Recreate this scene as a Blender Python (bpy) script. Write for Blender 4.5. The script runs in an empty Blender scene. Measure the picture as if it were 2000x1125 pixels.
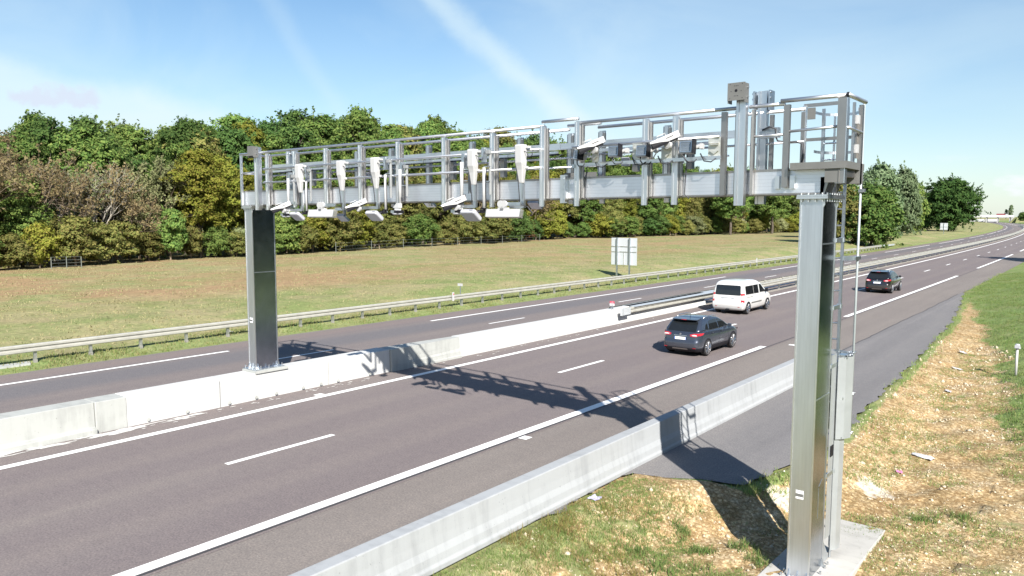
import bpy, math, random
import numpy as np
from mathutils import Vector, Matrix
R = math.radians
SC = bpy.context.scene
COL = SC.collection

# ------------------------------------------------------------------ camera
PITCH, ROLL, TH, CAMZ = 0.09245, 0.00278, 0.6700, 5.552
_F = np.array([0, math.cos(PITCH), -math.sin(PITCH)])
_R = np.array([1.0, 0, 0]); _U = np.cross(_R, _F)
_R2 = _R * math.cos(ROLL) + _U * math.sin(ROLL)
_U2 = -_R * math.sin(ROLL) + _U * math.cos(ROLL)
_n = np.array([math.cos(TH), -math.sin(TH), 0]); _t = np.array([math.sin(TH), math.cos(TH), 0]); _z = np.array([0, 0, 1.0])
def _w(v): return Vector((float(v @ _n), float(v @ _t), float(v @ _z)))
cam_d = bpy.data.cameras.new("camera")
cam = bpy.data.objects.new("camera", cam_d)
COL.objects.link(cam)
cam_d.sensor_width = 36.0
cam_d.lens = 36.0 * 1509.6 / 2000.0
cam_d.clip_start, cam_d.clip_end = 0.1, 20000
m = Matrix.Identity(4)
for i, v in enumerate((_w(_R2), _w(_U2), -_w(_F))):
    for j in range(3): m[j][i] = v[j]
m[0][3], m[1][3], m[2][3] = 0, 0, CAMZ
cam.matrix_world = m
SC.camera = cam

# ------------------------------------------------------------------ sky, sun, exposure
SUN_EL, SUN_AZ = R(35.3), R(129.3)          # azimuth clockwise from +Y
SUND = Vector((math.cos(SUN_EL) * math.sin(SUN_AZ), math.cos(SUN_EL) * math.cos(SUN_AZ), math.sin(SUN_EL)))
world = bpy.data.worlds.new("World"); SC.world = world; world.use_nodes = True
nt = world.node_tree; N = nt.nodes; Lk = nt.links; N.clear()
out = N.new("ShaderNodeOutputWorld"); bg = N.new("ShaderNodeBackground")
sky = N.new("ShaderNodeTexSky"); sky.sky_type = 'NISHITA'; sky.sun_disc = False
sky.sun_elevation = SUN_EL; sky.sun_rotation = SUN_AZ
sky.altitude = 200; sky.air_density = 1.0; sky.dust_density = 0.5; sky.ozone_density = 2.0
tc = N.new("ShaderNodeTexCoord")
# thin cirrus veils and bands, laid out in sky direction
mp = N.new("ShaderNodeMapping"); mp.inputs['Rotation'].default_value = (R(8), R(-20), R(52)); mp.inputs['Scale'].default_value = (1.1, 5.0, 7.0)
n1 = N.new("ShaderNodeTexNoise"); n1.inputs['Scale'].default_value = 1.1; n1.inputs['Detail'].default_value = 7; n1.inputs['Roughness'].default_value = .52; n1.inputs['Distortion'].default_value = .5
r1 = N.new("ShaderNodeValToRGB"); r1.color_ramp.elements[0].position = .42; r1.color_ramp.elements[1].position = .78
r1.color_ramp.elements[0].color = (0, 0, 0, 1); r1.color_ramp.elements[1].color = (.34, .34, .34, 1)
sep = N.new("ShaderNodeSeparateXYZ")
veil = N.new("ShaderNodeMapRange"); veil.inputs['From Min'].default_value = 0.37; veil.inputs['From Max'].default_value = .0
veil.inputs['To Min'].default_value = 0.0; veil.inputs['To Max'].default_value = .50; veil.clamp = True
mxf = N.new("ShaderNodeMath"); mxf.operation = 'MAXIMUM'
Lk.new(tc.outputs['Generated'], mp.inputs['Vector']); Lk.new(mp.outputs[0], n1.inputs['Vector']); Lk.new(n1.outputs['Fac'], r1.inputs['Fac'])
Lk.new(tc.outputs['Generated'], sep.inputs[0]); Lk.new(sep.outputs['Z'], veil.inputs['Value'])
addv = N.new("ShaderNodeMath"); addv.operation = 'ADD'; addv.use_clamp = True
Lk.new(r1.outputs['Color'], addv.inputs[0]); Lk.new(veil.outputs[0], addv.inputs[1])
# broad streaks of high cloud: bands along great circles of the sky
def vdot(v, n):
    d = N.new("ShaderNodeVectorMath"); d.operation = 'DOT_PRODUCT'; Lk.new(v, d.inputs[0]); d.inputs[1].default_value = n; return d.outputs['Value']
def smooth(v, a, b, hi):
    q = N.new("ShaderNodeMapRange"); q.interpolation_type = 'SMOOTHSTEP'; q.inputs['From Min'].default_value = a; q.inputs['From Max'].default_value = b; q.inputs['To Max'].default_value = hi
    Lk.new(v, q.inputs['Value']); return q.outputs[0]
def m2(op, a, b, clamp=False):
    q = N.new("ShaderNodeMath"); q.operation = op; q.use_clamp = clamp
    for i, v in enumerate((a, b)):
        if isinstance(v, bpy.types.NodeSocket): Lk.new(v, q.inputs[i])
        else: q.inputs[i].default_value = v
    return q.outputs[0]
nw = N.new("ShaderNodeTexNoise"); nw.inputs['Scale'].default_value = 9; nw.inputs['Detail'].default_value = 6; nw.inputs['Roughness'].default_value = .6
Lk.new(tc.outputs['Generated'], nw.inputs['Vector'])
wob = m2('MULTIPLY', m2('SUBTRACT', nw.outputs['Fac'], .5), .05)
cl = addv.outputs[0]
for nrm, mid, wdt, lim, amt, side in (((-.604, -.298, -.740), (-.614, .766, .193), .027, (.962, .992), .38, 0), ((-.223, -.131, -.966), (-.894, .423, .149), .022, (.90, .985), .40, 1),
                                      ((-.577, -.579, -.577), (-.79, .575, .213), .022, (.97, .995), .13, 0), ((.142, .206, -.968), (-.283, .946, .16), .055, (.93, .985), .14, 0)):
    d = m2('ADD', vdot(tc.outputs['Generated'], nrm), wob)
    bnd = smooth(d, -.006, wdt, amt) if side else smooth(m2('ABSOLUTE', d, 0), wdt, 0, amt)
    bnd = m2('MULTIPLY', bnd, smooth(vdot(tc.outputs['Generated'], mid), lim[0], lim[1], 1.0))
    cl = m2('ADD', cl, bnd, True)
cl = m2('ADD', cl, smooth(vdot(tc.outputs['Generated'], (-.443, .878, .181)), .955, .998, .20), True)
# a few small cumulus puffs low over the horizon
mp2 = N.new("ShaderNodeMapping"); mp2.inputs['Scale'].default_value = (16, 16, 40)
n2 = N.new("ShaderNodeTexNoise"); n2.inputs['Scale'].default_value = 1.0; n2.inputs['Detail'].default_value = 5
r2 = N.new("ShaderNodeValToRGB"); r2.color_ramp.elements[0].position = .60; r2.color_ramp.elements[1].position = .72
band = N.new("ShaderNodeValToRGB"); be = band.color_ramp.elements
be[0].position = .005; be[0].color = (0, 0, 0, 1); be[1].position = .03; be[1].color = (1, 1, 1, 1)
b2 = be.new(.045); b2.color = (1, 1, 1, 1); b3 = be.new(.07); b3.color = (0, 0, 0, 1)
mulc = N.new("ShaderNodeMath"); mulc.operation = 'MULTIPLY'
Lk.new(tc.outputs['Generated'], mp2.inputs['Vector']); Lk.new(mp2.outputs[0], n2.inputs['Vector']); Lk.new(n2.outputs['Fac'], r2.inputs['Fac'])
Lk.new(sep.outputs['Z'], band.inputs['Fac']); Lk.new(r2.outputs['Color'], mulc.inputs[0]); Lk.new(band.outputs['Color'], mulc.inputs[1])
mix1 = N.new("ShaderNodeMix"); mix1.data_type = 'RGBA'; mix1.inputs['B'].default_value = (5.7, 6.9, 7.3, 1)
mix2 = N.new("ShaderNodeMix"); mix2.data_type = 'RGBA'; mix2.inputs['B'].default_value = (7.0, 7.2, 7.6, 1)
hsv = N.new("ShaderNodeHueSaturation"); hsv.inputs['Saturation'].default_value = 1.26; hsv.inputs['Value'].default_value = 1.0; Lk.new(sky.outputs[0], hsv.inputs['Color'])
Lk.new(cl, mix1.inputs['Factor']); Lk.new(hsv.outputs[0], mix1.inputs['A'])
Lk.new(mulc.outputs[0], mix2.inputs['Factor']); Lk.new(mix1.outputs['Result'], mix2.inputs['A'])
CLD, CLZ = (-.923, .364, .129), .129
# one small lavender cloud just above the wood at the left
nc = N.new("ShaderNodeTexNoise"); nc.inputs['Scale'].default_value = 34; nc.inputs['Detail'].default_value = 6; nc.inputs['Roughness'].default_value = .6; Lk.new(tc.outputs['Generated'], nc.inputs['Vector'])
cz_ = m2('ADD', sep.outputs['Z'], m2('MULTIPLY', m2('SUBTRACT', nc.outputs['Fac'], .5), .05))
pf_ = m2('MULTIPLY', smooth(m2('ABSOLUTE', m2('SUBTRACT', cz_, CLZ), 0), .0130, .002, .8), smooth(m2('ADD', vdot(tc.outputs['Generated'], CLD), m2('MULTIPLY', m2('SUBTRACT', nc.outputs['Fac'], .5), .0012)), .99945, .99990, 1.0))
mix3 = N.new("ShaderNodeMix"); mix3.data_type = 'RGBA'; mix3.inputs['B'].default_value = (5.3, 5.8, 6.9, 1)
Lk.new(pf_, mix3.inputs['Factor']); Lk.new(mix2.outputs['Result'], mix3.inputs['A'])
Lk.new(mix3.outputs['Result'], bg.inputs['Color']); bg.inputs['Strength'].default_value = 0.06
Lk.new(bg.outputs[0], out.inputs['Surface'])

sd = bpy.data.lights.new("sun", 'SUN'); sd.energy = 4.4; sd.angle = R(.55); sd.color = (1.0, .95, .87)
so = bpy.data.objects.new("sun", sd); COL.objects.link(so)
so.rotation_euler = SUND.to_track_quat('Z', 'Y').to_euler()
SC.view_settings.view_transform = 'Standard'; SC.view_settings.look = 'None'
SC.view_settings.exposure = 1.22; SC.view_settings.gamma = 1.0
SC.render.engine = 'CYCLES'
SC.cycles.max_bounces = 6; SC.cycles.diffuse_bounces = 3; SC.cycles.glossy_bounces = 4
SC.cycles.use_denoising = True

# ------------------------------------------------------------------ helpers
def empty(name, loc=(0, 0, 0), rz=0.0, label=None, cat=None, group=None):
    o = bpy.data.objects.new(name, None); COL.objects.link(o)
    o.location = loc; o.rotation_euler = (0, 0, rz)
    if label: tag(o, label, cat, group)
    return o
def root_at(name, loc, label, cat, group=None):
    """an Empty at a thing's base whose parts are modelled in world coordinates"""
    o = empty(name, loc, 0, label, cat, group); ROOTS[o.name] = Vector(loc); return o
ROOTS = {}
def tag(o, label=None, cat=None, group=None, kind=None):
    if label: o['label'] = label
    if cat: o['category'] = cat
    if group: o['group'] = group
    if kind: o['kind'] = kind
    return o
def children(o): return [c for c in ALLCH.get(o.name, [])]
ALLCH = {}
def setp(o, parent):
    if parent is not None:
        o.parent = parent
        if parent.name in ROOTS: o.matrix_parent_inverse = Matrix.Translation(-ROOTS[parent.name])
        ALLCH.setdefault(parent.name, []).append(o)
def copy_tree(o, parent=None):
    c = o.copy(); COL.objects.link(c); c.parent = None
    if parent is not None: setp(c, parent)
    for ch in children(o): copy_tree(ch, c)
    return c

class MB:
    def __init__(s): s.v = []; s.f = []; s.mi = []; s.cur = 0; s.uv = None
    def add(s, vs, fs):
        b = len(s.v); s.v += [tuple(map(float, p)) for p in vs]
        for f in fs: s.f.append(tuple(b + i for i in f)); s.mi.append(s.cur)
    def box(s, c, d, rot=None):
        x, y, z = d[0] / 2, d[1] / 2, d[2] / 2
        P = [Vector((sx * x, sy * y, sz * z)) for sz in (-1, 1) for sy in (-1, 1) for sx in (-1, 1)]
        if rot is not None: P = [rot @ p for p in P]
        s.add([p + Vector(c) for p in P], [(0, 2, 3, 1), (4, 5, 7, 6), (0, 1, 5, 4), (2, 6, 7, 3), (0, 4, 6, 2), (1, 3, 7, 5)])
    def bx(s, x0, x1, y0, y1, z0, z1): s.box(((x0 + x1) / 2, (y0 + y1) / 2, (z0 + z1) / 2), (abs(x1 - x0), abs(y1 - y0), abs(z1 - z0)))
    def tube(s, pts, r, n=8, cap=True, r1=None):
        pts = [Vector(p) for p in pts]; k = len(pts); rings = []
        prev = None
        for i, p in enumerate(pts):
            d = (pts[min(i + 1, k - 1)] - pts[max(i - 1, 0)]).normalized()
            a = Vector((0, 0, 1)) if abs(d.z) < .95 else Vector((1, 0, 0))
            if prev is not None and abs(prev.dot(d)) < .95: a = prev
            u = d.cross(a).normalized(); w = d.cross(u).normalized(); prev = -w
            rr = r if r1 is None else r + (r1 - r) * i / max(1, k - 1)
            rings.append([p + u * rr * math.cos(2 * math.pi * j / n) + w * rr * math.sin(2 * math.pi * j / n) for j in range(n)])
        vs = [q for ring in rings for q in ring]; fs = []
        for i in range(k - 1):
            for j in range(n):
                fs.append((i * n + j, i * n + (j + 1) % n, (i + 1) * n + (j + 1) % n, (i + 1) * n + j))
        if cap: fs.append(tuple(range(n))); fs.append(tuple((k - 1) * n + j for j in range(n))[::-1])
        s.add(vs, fs)
    def prism(s, poly, axis, a, b):
        # poly: list of 2D points; axis 'x': (y,z), 'y': (x,z), 'z': (x,y)
        def P(p, t):
            return (t, p[0], p[1]) if axis == 'x' else (p[0], t, p[1]) if axis == 'y' else (p[0], p[1], t)
        n = len(poly)
        s.add([P(p, a) for p in poly] + [P(p, b) for p in poly],
              [tuple(range(n))[::-1], tuple(range(n, 2 * n))] + [(i, (i + 1) % n, n + (i + 1) % n, n + i) for i in range(n)])
    def loft(s, rings, cap=True, closed=True):
        n = len(rings[0]); fs = []
        for i in range(len(rings) - 1):
            for j in range(n if closed else n - 1):
                fs.append((i * n + j, i * n + (j + 1) % n, (i + 1) * n + (j + 1) % n, (i + 1) * n + j))
        if cap: fs.append(tuple(range(n))[::-1]); fs.append(tuple((len(rings) - 1) * n + j for j in range(n)))
        s.add([p for r in rings for p in r], fs)
    def build(s, name, mats, parent=None, smooth=False, fixn=True):
        me = bpy.data.meshes.new(name); me.from_pydata(s.v, [], s.f); me.update()
        if not isinstance(mats, (list, tuple)): mats = [mats]
        for m_ in mats: me.materials.append(m_)
        if len(mats) > 1: me.polygons.foreach_set('material_index', s.mi)
        if fixn:
            import bmesh
            b = bmesh.new(); b.from_mesh(me); bmesh.ops.recalc_face_normals(b, faces=b.faces); b.to_mesh(me); b.free()
        if smooth: me.polygons.foreach_set('use_smooth', [True] * len(me.polygons))
        o = bpy.data.objects.new(name, me); COL.objects.link(o); setp(o, parent)
        return o

def np_mesh(name, V, F, mat, parent=None, uv=None, smooth=False, attrs=None):
    """V (n,3), F (m,k) constant size faces"""
    V = np.asarray(V, dtype=np.float32); F = np.asarray(F, dtype=np.int32); k = F.shape[1]
    me = bpy.data.meshes.new(name)
    me.vertices.add(len(V)); me.vertices.foreach_set('co', V.ravel())
    me.loops.add(F.size); me.loops.foreach_set('vertex_index', F.ravel())
    me.polygons.add(len(F)); me.polygons.foreach_set('loop_start', np.arange(0, F.size, k, dtype=np.int32))
    if smooth: me.polygons.foreach_set('use_smooth', np.ones(len(F), dtype=bool))
    me.update(calc_edges=True)
    if uv is not None:
        l = me.uv_layers.new(name='UVMap'); l.data.foreach_set('uv', np.asarray(uv, dtype=np.float32)[F.ravel()].ravel())
    for an, av in (attrs or {}).items():
        a = me.attributes.new(an, 'FLOAT', 'POINT'); a.data.foreach_set('value', np.asarray(av, dtype=np.float32))
    me.materials.append(mat); me.validate()
    o = bpy.data.objects.new(name, me); COL.objects.link(o); setp(o, parent)
    return o

# ------------------------------------------------------------------ materials
def mat(name):
    m_ = bpy.data.materials.new(name); m_.use_nodes = True
    t = m_.node_tree; b = t.nodes['Principled BSDF']
    return m_, t, b
def nn(t, typ, **kw):
    n = t.nodes.new(typ)
    for k, v in kw.items(): setattr(n, k, v)
    return n
def noise(t, scale, detail=4, rough=.55, vec=None, dist=0.0):
    n = nn(t, 'ShaderNodeTexNoise'); n.inputs['Scale'].default_value = scale; n.inputs['Detail'].default_value = detail
    n.inputs['Roughness'].default_value = rough; n.inputs['Distortion'].default_value = dist
    if vec is not None: t.links.new(vec, n.inputs['Vector'])
    return n.outputs['Fac']
def ramp(t, fac, stops):
    r = nn(t, 'ShaderNodeValToRGB'); e = r.color_ramp.elements
    while len(e) < len(stops): e.new(.5)
    for el, (p, c) in zip(e, stops): el.position = p; el.color = (c[0], c[1], c[2], 1) if hasattr(c, '__len__') else (c, c, c, 1)
    t.links.new(fac, r.inputs['Fac']); return r.outputs['Color']
def mixc(t, fac, a, b, mode='MIX'):
    m_ = nn(t, 'ShaderNodeMix', data_type='RGBA', blend_type=mode)
    for s, v in (('Factor', fac), ('A', a), ('B', b)):
        if isinstance(v, bpy.types.NodeSocket): t.links.new(v, m_.inputs[s])
        elif s == 'Factor': m_.inputs[s].default_value = v
        else: m_.inputs[s].default_value = (v[0], v[1], v[2], 1)
    return m_.outputs['Result']
def mth(t, op, a, b=0.0, clamp=False):
    m_ = nn(t, 'ShaderNodeMath', operation=op, use_clamp=clamp)
    for i, v in enumerate((a, b)):
        if isinstance(v, bpy.types.NodeSocket): t.links.new(v, m_.inputs[i])
        else: m_.inputs[i].default_value = v
    return m_.outputs[0]
def coords(t, which='Object', scale=None, rot=None):
    c = nn(t, 'ShaderNodeTexCoord').outputs[which]
    if scale or rot:
        mp_ = nn(t, 'ShaderNodeMapping'); t.links.new(c, mp_.inputs['Vector'])
        if scale: mp_.inputs['Scale'].default_value = scale
        if rot: mp_.inputs['Rotation'].default_value = rot
        return mp_.outputs[0]
    return c
def bump(t, b, h, strength=.3, dist=.02):
    n = nn(t, 'ShaderNodeBump'); n.inputs['Strength'].default_value = strength; n.inputs['Distance'].default_value = dist
    t.links.new(h, n.inputs['Height']); t.links.new(n.outputs[0], b.inputs['Normal'])
def plain(name, col, rough=.5, metal=0.0, spec=.5, var=.08, coat=0.0):
    m_, t, b = mat(name)
    b.inputs['Roughness'].default_value = rough; b.inputs['Metallic'].default_value = metal
    b.inputs['Specular IOR Level'].default_value = spec; b.inputs['Coat Weight'].default_value = coat
    c = ramp(t, noise(t, 3.0, 5, .6, coords(t)), [(.3, [x * (1 - var) for x in col]), (.7, [min(1, x * (1 + var)) for x in col])])
    t.links.new(c, b.inputs['Base Color']); return m_

def m_metal(name, col, rough, axis=None, pitch=.06, depth=.6, var=.12, streak=(1, 1, 1), rvar=.12, gdark=.38):
    """aluminium; axis: groove direction normal ('z' = horizontal grooves, 'x' = vertical grooves)"""
    m_, t, b = mat(name); b.inputs['Metallic'].default_value = 1.0
    v = coords(t, 'Object', streak)
    nf = noise(t, 2.2, 5, .6, v)
    base = ramp(t, nf, [(.28, [c * (1 - var) for c in col]), (.72, [min(1, c * (1 + var)) for c in col])])
    rr = nn(t, 'ShaderNodeMapRange'); rr.inputs['To Min'].default_value = rough - rvar / 2; rr.inputs['To Max'].default_value = rough + rvar / 2
    t.links.new(noise(t, 5, 4, .6, v), rr.inputs['Value']); t.links.new(rr.outputs[0], b.inputs['Roughness'])
    if axis:
        s = nn(t, 'ShaderNodeSeparateXYZ'); t.links.new(coords(t), s.inputs[0])
        fr = mth(t, 'FRACT', mth(t, 'DIVIDE', s.outputs[axis.upper()], pitch))
        g = mth(t, 'LESS_THAN', fr, .14)
        base = mixc(t, mth(t, 'MULTIPLY', g, gdark), base, [c * .45 for c in col])
        inv = mth(t, 'SUBTRACT', 1.0, g)
        bump(t, b, inv, depth, .006)
    t.links.new(base, b.inputs['Base Color']); return m_

ALU_BEAM = m_metal('alu_plank', (.84, .855, .90), .46, 'z', .062, .16, .06, (.6, 1, 1), .12, .20)
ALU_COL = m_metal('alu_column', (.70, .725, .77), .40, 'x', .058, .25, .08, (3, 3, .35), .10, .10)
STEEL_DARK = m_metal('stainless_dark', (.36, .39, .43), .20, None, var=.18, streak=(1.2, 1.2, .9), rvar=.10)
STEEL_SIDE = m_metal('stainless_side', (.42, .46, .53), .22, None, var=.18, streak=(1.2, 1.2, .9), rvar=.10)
ALU = m_metal('alu_profile', (.78, .79, .81), .36, None, var=.06)
ALU_D = m_metal('alu_channel', (.40, .385, .37), .45, None, var=.08)
GALV = m_metal('galvanised', (.60, .64, .68), .40, None, var=.14, streak=(4, 4, 4))
GALV_OLD = m_metal('galvanised_weathered', (.62, .62, .58), .55, None, var=.18, streak=(2, 2, 2))
GREYSTEEL = plain('grey_sheet', (.155, .155, .15), .55, .2, .5, .08)
RAIL_C = plain('rail_cream', (.41, .405, .365), .5, .25, .5, .12)
RAIL_N = plain('rail_new', (.50, .53, .55), .45, .3, .5, .06)
ALU_R = m_metal('alu_tube', (.62, .63, .66), .48, None, var=.05)
POLE = plain('galv_pole', (.36, .40, .42), .5, .2, .5, .1)
SHEET = plain('sheet_galv', (.40, .425, .445), .38, .45, .5, .08)
WHITE = plain('white_enamel', (.44, .44, .445), .35, 0, .5, .03)
OFFWH = plain('white_plastic', (.40, .41, .45), .4, 0, .5, .03)
BLACK = plain('black_plastic', (.009, .009, .013), .6, 0, .3, .2)
CABLE = plain('cable_rubber', (.03, .032, .04), .5, 0, .5, .2)
DARKGLASS = plain('dark_glass', (.012, .014, .016), .06, 0, .6, .1)
LAMPGLASS = plain('lamp_glass', (.16, .18, .20), .08, .3, .8, .3)
BOLT = m_metal('bolt_zinc', (.62, .64, .66), .35, None)
RUBBER = plain('tyre_rubber', (.03, .03, .032), .8, 0, .3, .15)
RIM = m_metal('alloy_rim', (.70, .71, .73), .3, None)
RED_LAMP = plain('red_lamp', (.42, .015, .03), .18, 0, .7, .1, .6)
CLEAR_LAMP = plain('clear_lamp', (.62, .50, .50), .2, 0, .7, .06, .6)
PLATE = plain('number_plate', (.78, .79, .80), .4, 0, .5, .02)
PLATEBLUE = plain('plate_band', (.03, .12, .55), .4)
REDP = plain('red_sign', (.55, .03, .09), .45, 0, .5, .1)

def m_paint(name, col, metal=.3, rough=.32, flake=.0):
    m_, t, b = mat(name); b.inputs['Metallic'].default_value = metal; b.inputs['Roughness'].default_value = rough
    b.inputs['Coat Weight'].default_value = .8; b.inputs['Coat Roughness'].default_value = .06
    s = nn(t, 'ShaderNodeSeparateXYZ'); t.links.new(coords(t), s.inputs[0])
    d = nn(t, 'ShaderNodeMapRange'); d.inputs['From Min'].default_value = .75; d.inputs['From Max'].default_value = .2; t.links.new(s.outputs['Z'], d.inputs['Value'])
    dirt = mth(t, 'MULTIPLY', d.outputs[0], noise(t, 4, 5, .65, coords(t)), True)
    c = mixc(t, mth(t, 'MULTIPLY', dirt, .5), col, (.22, .19, .16))
    t.links.new(c, b.inputs['Base Color']); return m_
PAINT_GREY = m_paint('metallic_grey_paint', (.046, .058, .085), .5, .27)
PAINT_BLACK = m_paint('black_paint', (.010, .011, .014), .1, .2)
PAINT_WHITE = m_paint('white_paint', (.58, .58, .575), 0, .35)

def m_concrete(name, col, stain=.25, streakdir=True, rough=.85):
    m_, t, b = mat(name); b.inputs['Roughness'].default_value = rough; b.inputs['Specular IOR Level'].default_value = .25
    v = coords(t)
    a = noise(t, 1.2, 6, .6, v)
    st = noise(t, 1.0, 5, .6, coords(t, 'Object', (2.2, 5.5, .55)))
    fine = noise(t, 45, 3, .6, v)
    f = mth(t, 'ADD', mth(t, 'MULTIPLY', a, .5), mth(t, 'MULTIPLY', st, .5))
    c = ramp(t, f, [(.30, [x * (1 - stain) for x in col]), (.5, col), (.75, [min(1, x * 1.06) for x in col])])
    pores = ramp(t, noise(t, 16, 2, .5, v), [(.24, (.55, .54, .52)), (.30, (1, 1, 1))])
    c = mixc(t, .6, c, pores, 'MULTIPLY')
    t.links.new(c, b.inputs['Base Color']); bump(t, b, fine, .18, .01); return m_
CONC_NEW = m_concrete('concrete_pale', (.50, .505, .50), .16)
CONC_OLD = m_concrete('concrete_grey', (.37, .38, .365), .26)
CONC_RIGHT = m_concrete('concrete_slipform', (.325, .34, .355), .22)
CONC_SLAB = m_concrete('concrete_slab', (.42, .41, .385), .22)
CONC_FAR = m_concrete('concrete_bridge', (.40, .40, .385), .2)

def m_asphalt(name, c1, c2, c3, seed=0, bands=None):
    """uv = (lateral metres, along metres)"""
    m_, t, b = mat(name); b.inputs['Roughness'].default_value = .88; b.inputs['Specular IOR Level'].default_value = .22
    uv = nn(t, 'ShaderNodeUVMap').outputs[0]
    mp_ = nn(t, 'ShaderNodeMapping'); t.links.new(uv, mp_.inputs['Vector']); mp_.inputs['Scale'].default_value = (.9, .05, 1); mp_.inputs['Location'].default_value = (seed, seed * 3, 0)
    lo = noise(t, 1.0, 5, .6, mp_.outputs[0])
    mp3 = nn(t, 'ShaderNodeMapping'); t.links.new(uv, mp3.inputs['Vector']); mp3.inputs['Scale'].default_value = (.35, .14, 1); mp3.inputs['Location'].default_value = (seed * 2, 1, 0)
    lo2 = noise(t, 1.0, 4, .6, mp3.outputs[0])
    f = mth(t, 'ADD', mth(t, 'MULTIPLY', lo, .6), mth(t, 'MULTIPLY', lo2, .4))
    c = ramp(t, f, [(.33, c1), (.5, c2), (.68, c3)])
    if bands:
        s = nn(t, 'ShaderNodeSeparateXYZ'); t.links.new(uv, s.inputs[0])
        for (ctr, wid, colr, amt) in bands:
            d = mth(t, 'ABSOLUTE', mth(t, 'SUBTRACT', s.outputs['X'], ctr))
            q = nn(t, 'ShaderNodeMapRange'); q.interpolation_type = 'SMOOTHSTEP'
            q.inputs['From Min'].default_value = wid; q.inputs['From Max'].default_value = wid * .35; q.inputs['To Max'].default_value = amt
            t.links.new(d, q.inputs['Value'])
            c = mixc(t, q.outputs[0], c, colr)
    ag = noise(t, 26, 3, .7, uv)
    c = mixc(t, .85, c, ramp(t, ag, [(.28, (.60, .60, .63)), (.52, (1, 1, 1)), (.74, (1.5, 1.45, 1.40))]), 'MULTIPLY')
    c = mixc(t, .6, c, ramp(t, noise(t, 4.5, 5, .7, uv), [(.30, (.86, .86, .88)), (.5, (1, 1, 1)), (.70, (1.14, 1.12, 1.10))]), 'MULTIPLY')
    oil = ramp(t, noise(t, 1.3, 4, .6, uv), [(.66, (1, 1, 1)), (.78, (.86, .86, .87))]); c = mixc(t, .7, c, oil, 'MULTIPLY')
    vo = nn(t, 'ShaderNodeTexVoronoi'); vo.inputs['Scale'].default_value = 9; t.links.new(uv, vo.inputs['Vector'])
    sp = ramp(t, vo.outputs['Distance'], [(.045, (1, 1, 1)), (.075, (0, 0, 0))])
    wn = nn(t, 'ShaderNodeTexWhiteNoise'); t.links.new(vo.outputs['Position'], wn.inputs['Vector'])
    sel = mth(t, 'GREATER_THAN', wn.outputs['Value'], .93)
    c = mixc(t, mth(t, 'MULTIPLY', sp, mth(t, 'MULTIPLY', sel, .75)), c, (.55, .52, .48))
    t.links.new(c, b.inputs['Base Color']); bump(t, b, ag, .35, .012); return m_
ASPH_R = m_asphalt('asphalt_worn', (.158, .134, .134), (.176, .151, .147), (.196, .172, .162), 1.3,
                   [(-16.4, 1.0, (.158, .137, .139), .45), (-18.2, 1.0, (.158, .137, .139), .4), (-17.3, .6, (.188, .163, .155), .35), (-12.8, 1.0, (.154, .133, .136), .5), (-14.5, 1.0, (.154, .133, .136), .42), (-13.65, .6, (.186, .161, .154), .35)])
ASPH_L = m_asphalt('asphalt_left', (.156, .136, .136), (.178, .155, .150), (.196, .172, .162), 7.7,
                   [(-27.2, 1.5, (.136, .130, .138), .85), (-29.5, .7, (.196, .158, .150), .6), (-23.3, 1.2, (.182, .157, .150), .5)])
ASPH_S = m_asphalt('asphalt_shoulder', (.172, .152, .142), (.192, .171, .158), (.215, .191, .175), 3.1)
ASPH_B = m_asphalt('asphalt_layby', (.155, .150, .153), (.178, .172, .174), (.205, .196, .192), 5.5)
def m_mark():
    m_, t, b = mat('marking_paint'); b.inputs['Roughness'].default_value = .7
    f = noise(t, 9, 5, .7, coords(t)); c = ramp(t, f, [(.28, (.60, .59, .57)), (.42, (.80, .80, .79))])
    t.links.new(c, b.inputs['Base Color']); return m_
MARK = m_mark()

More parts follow.
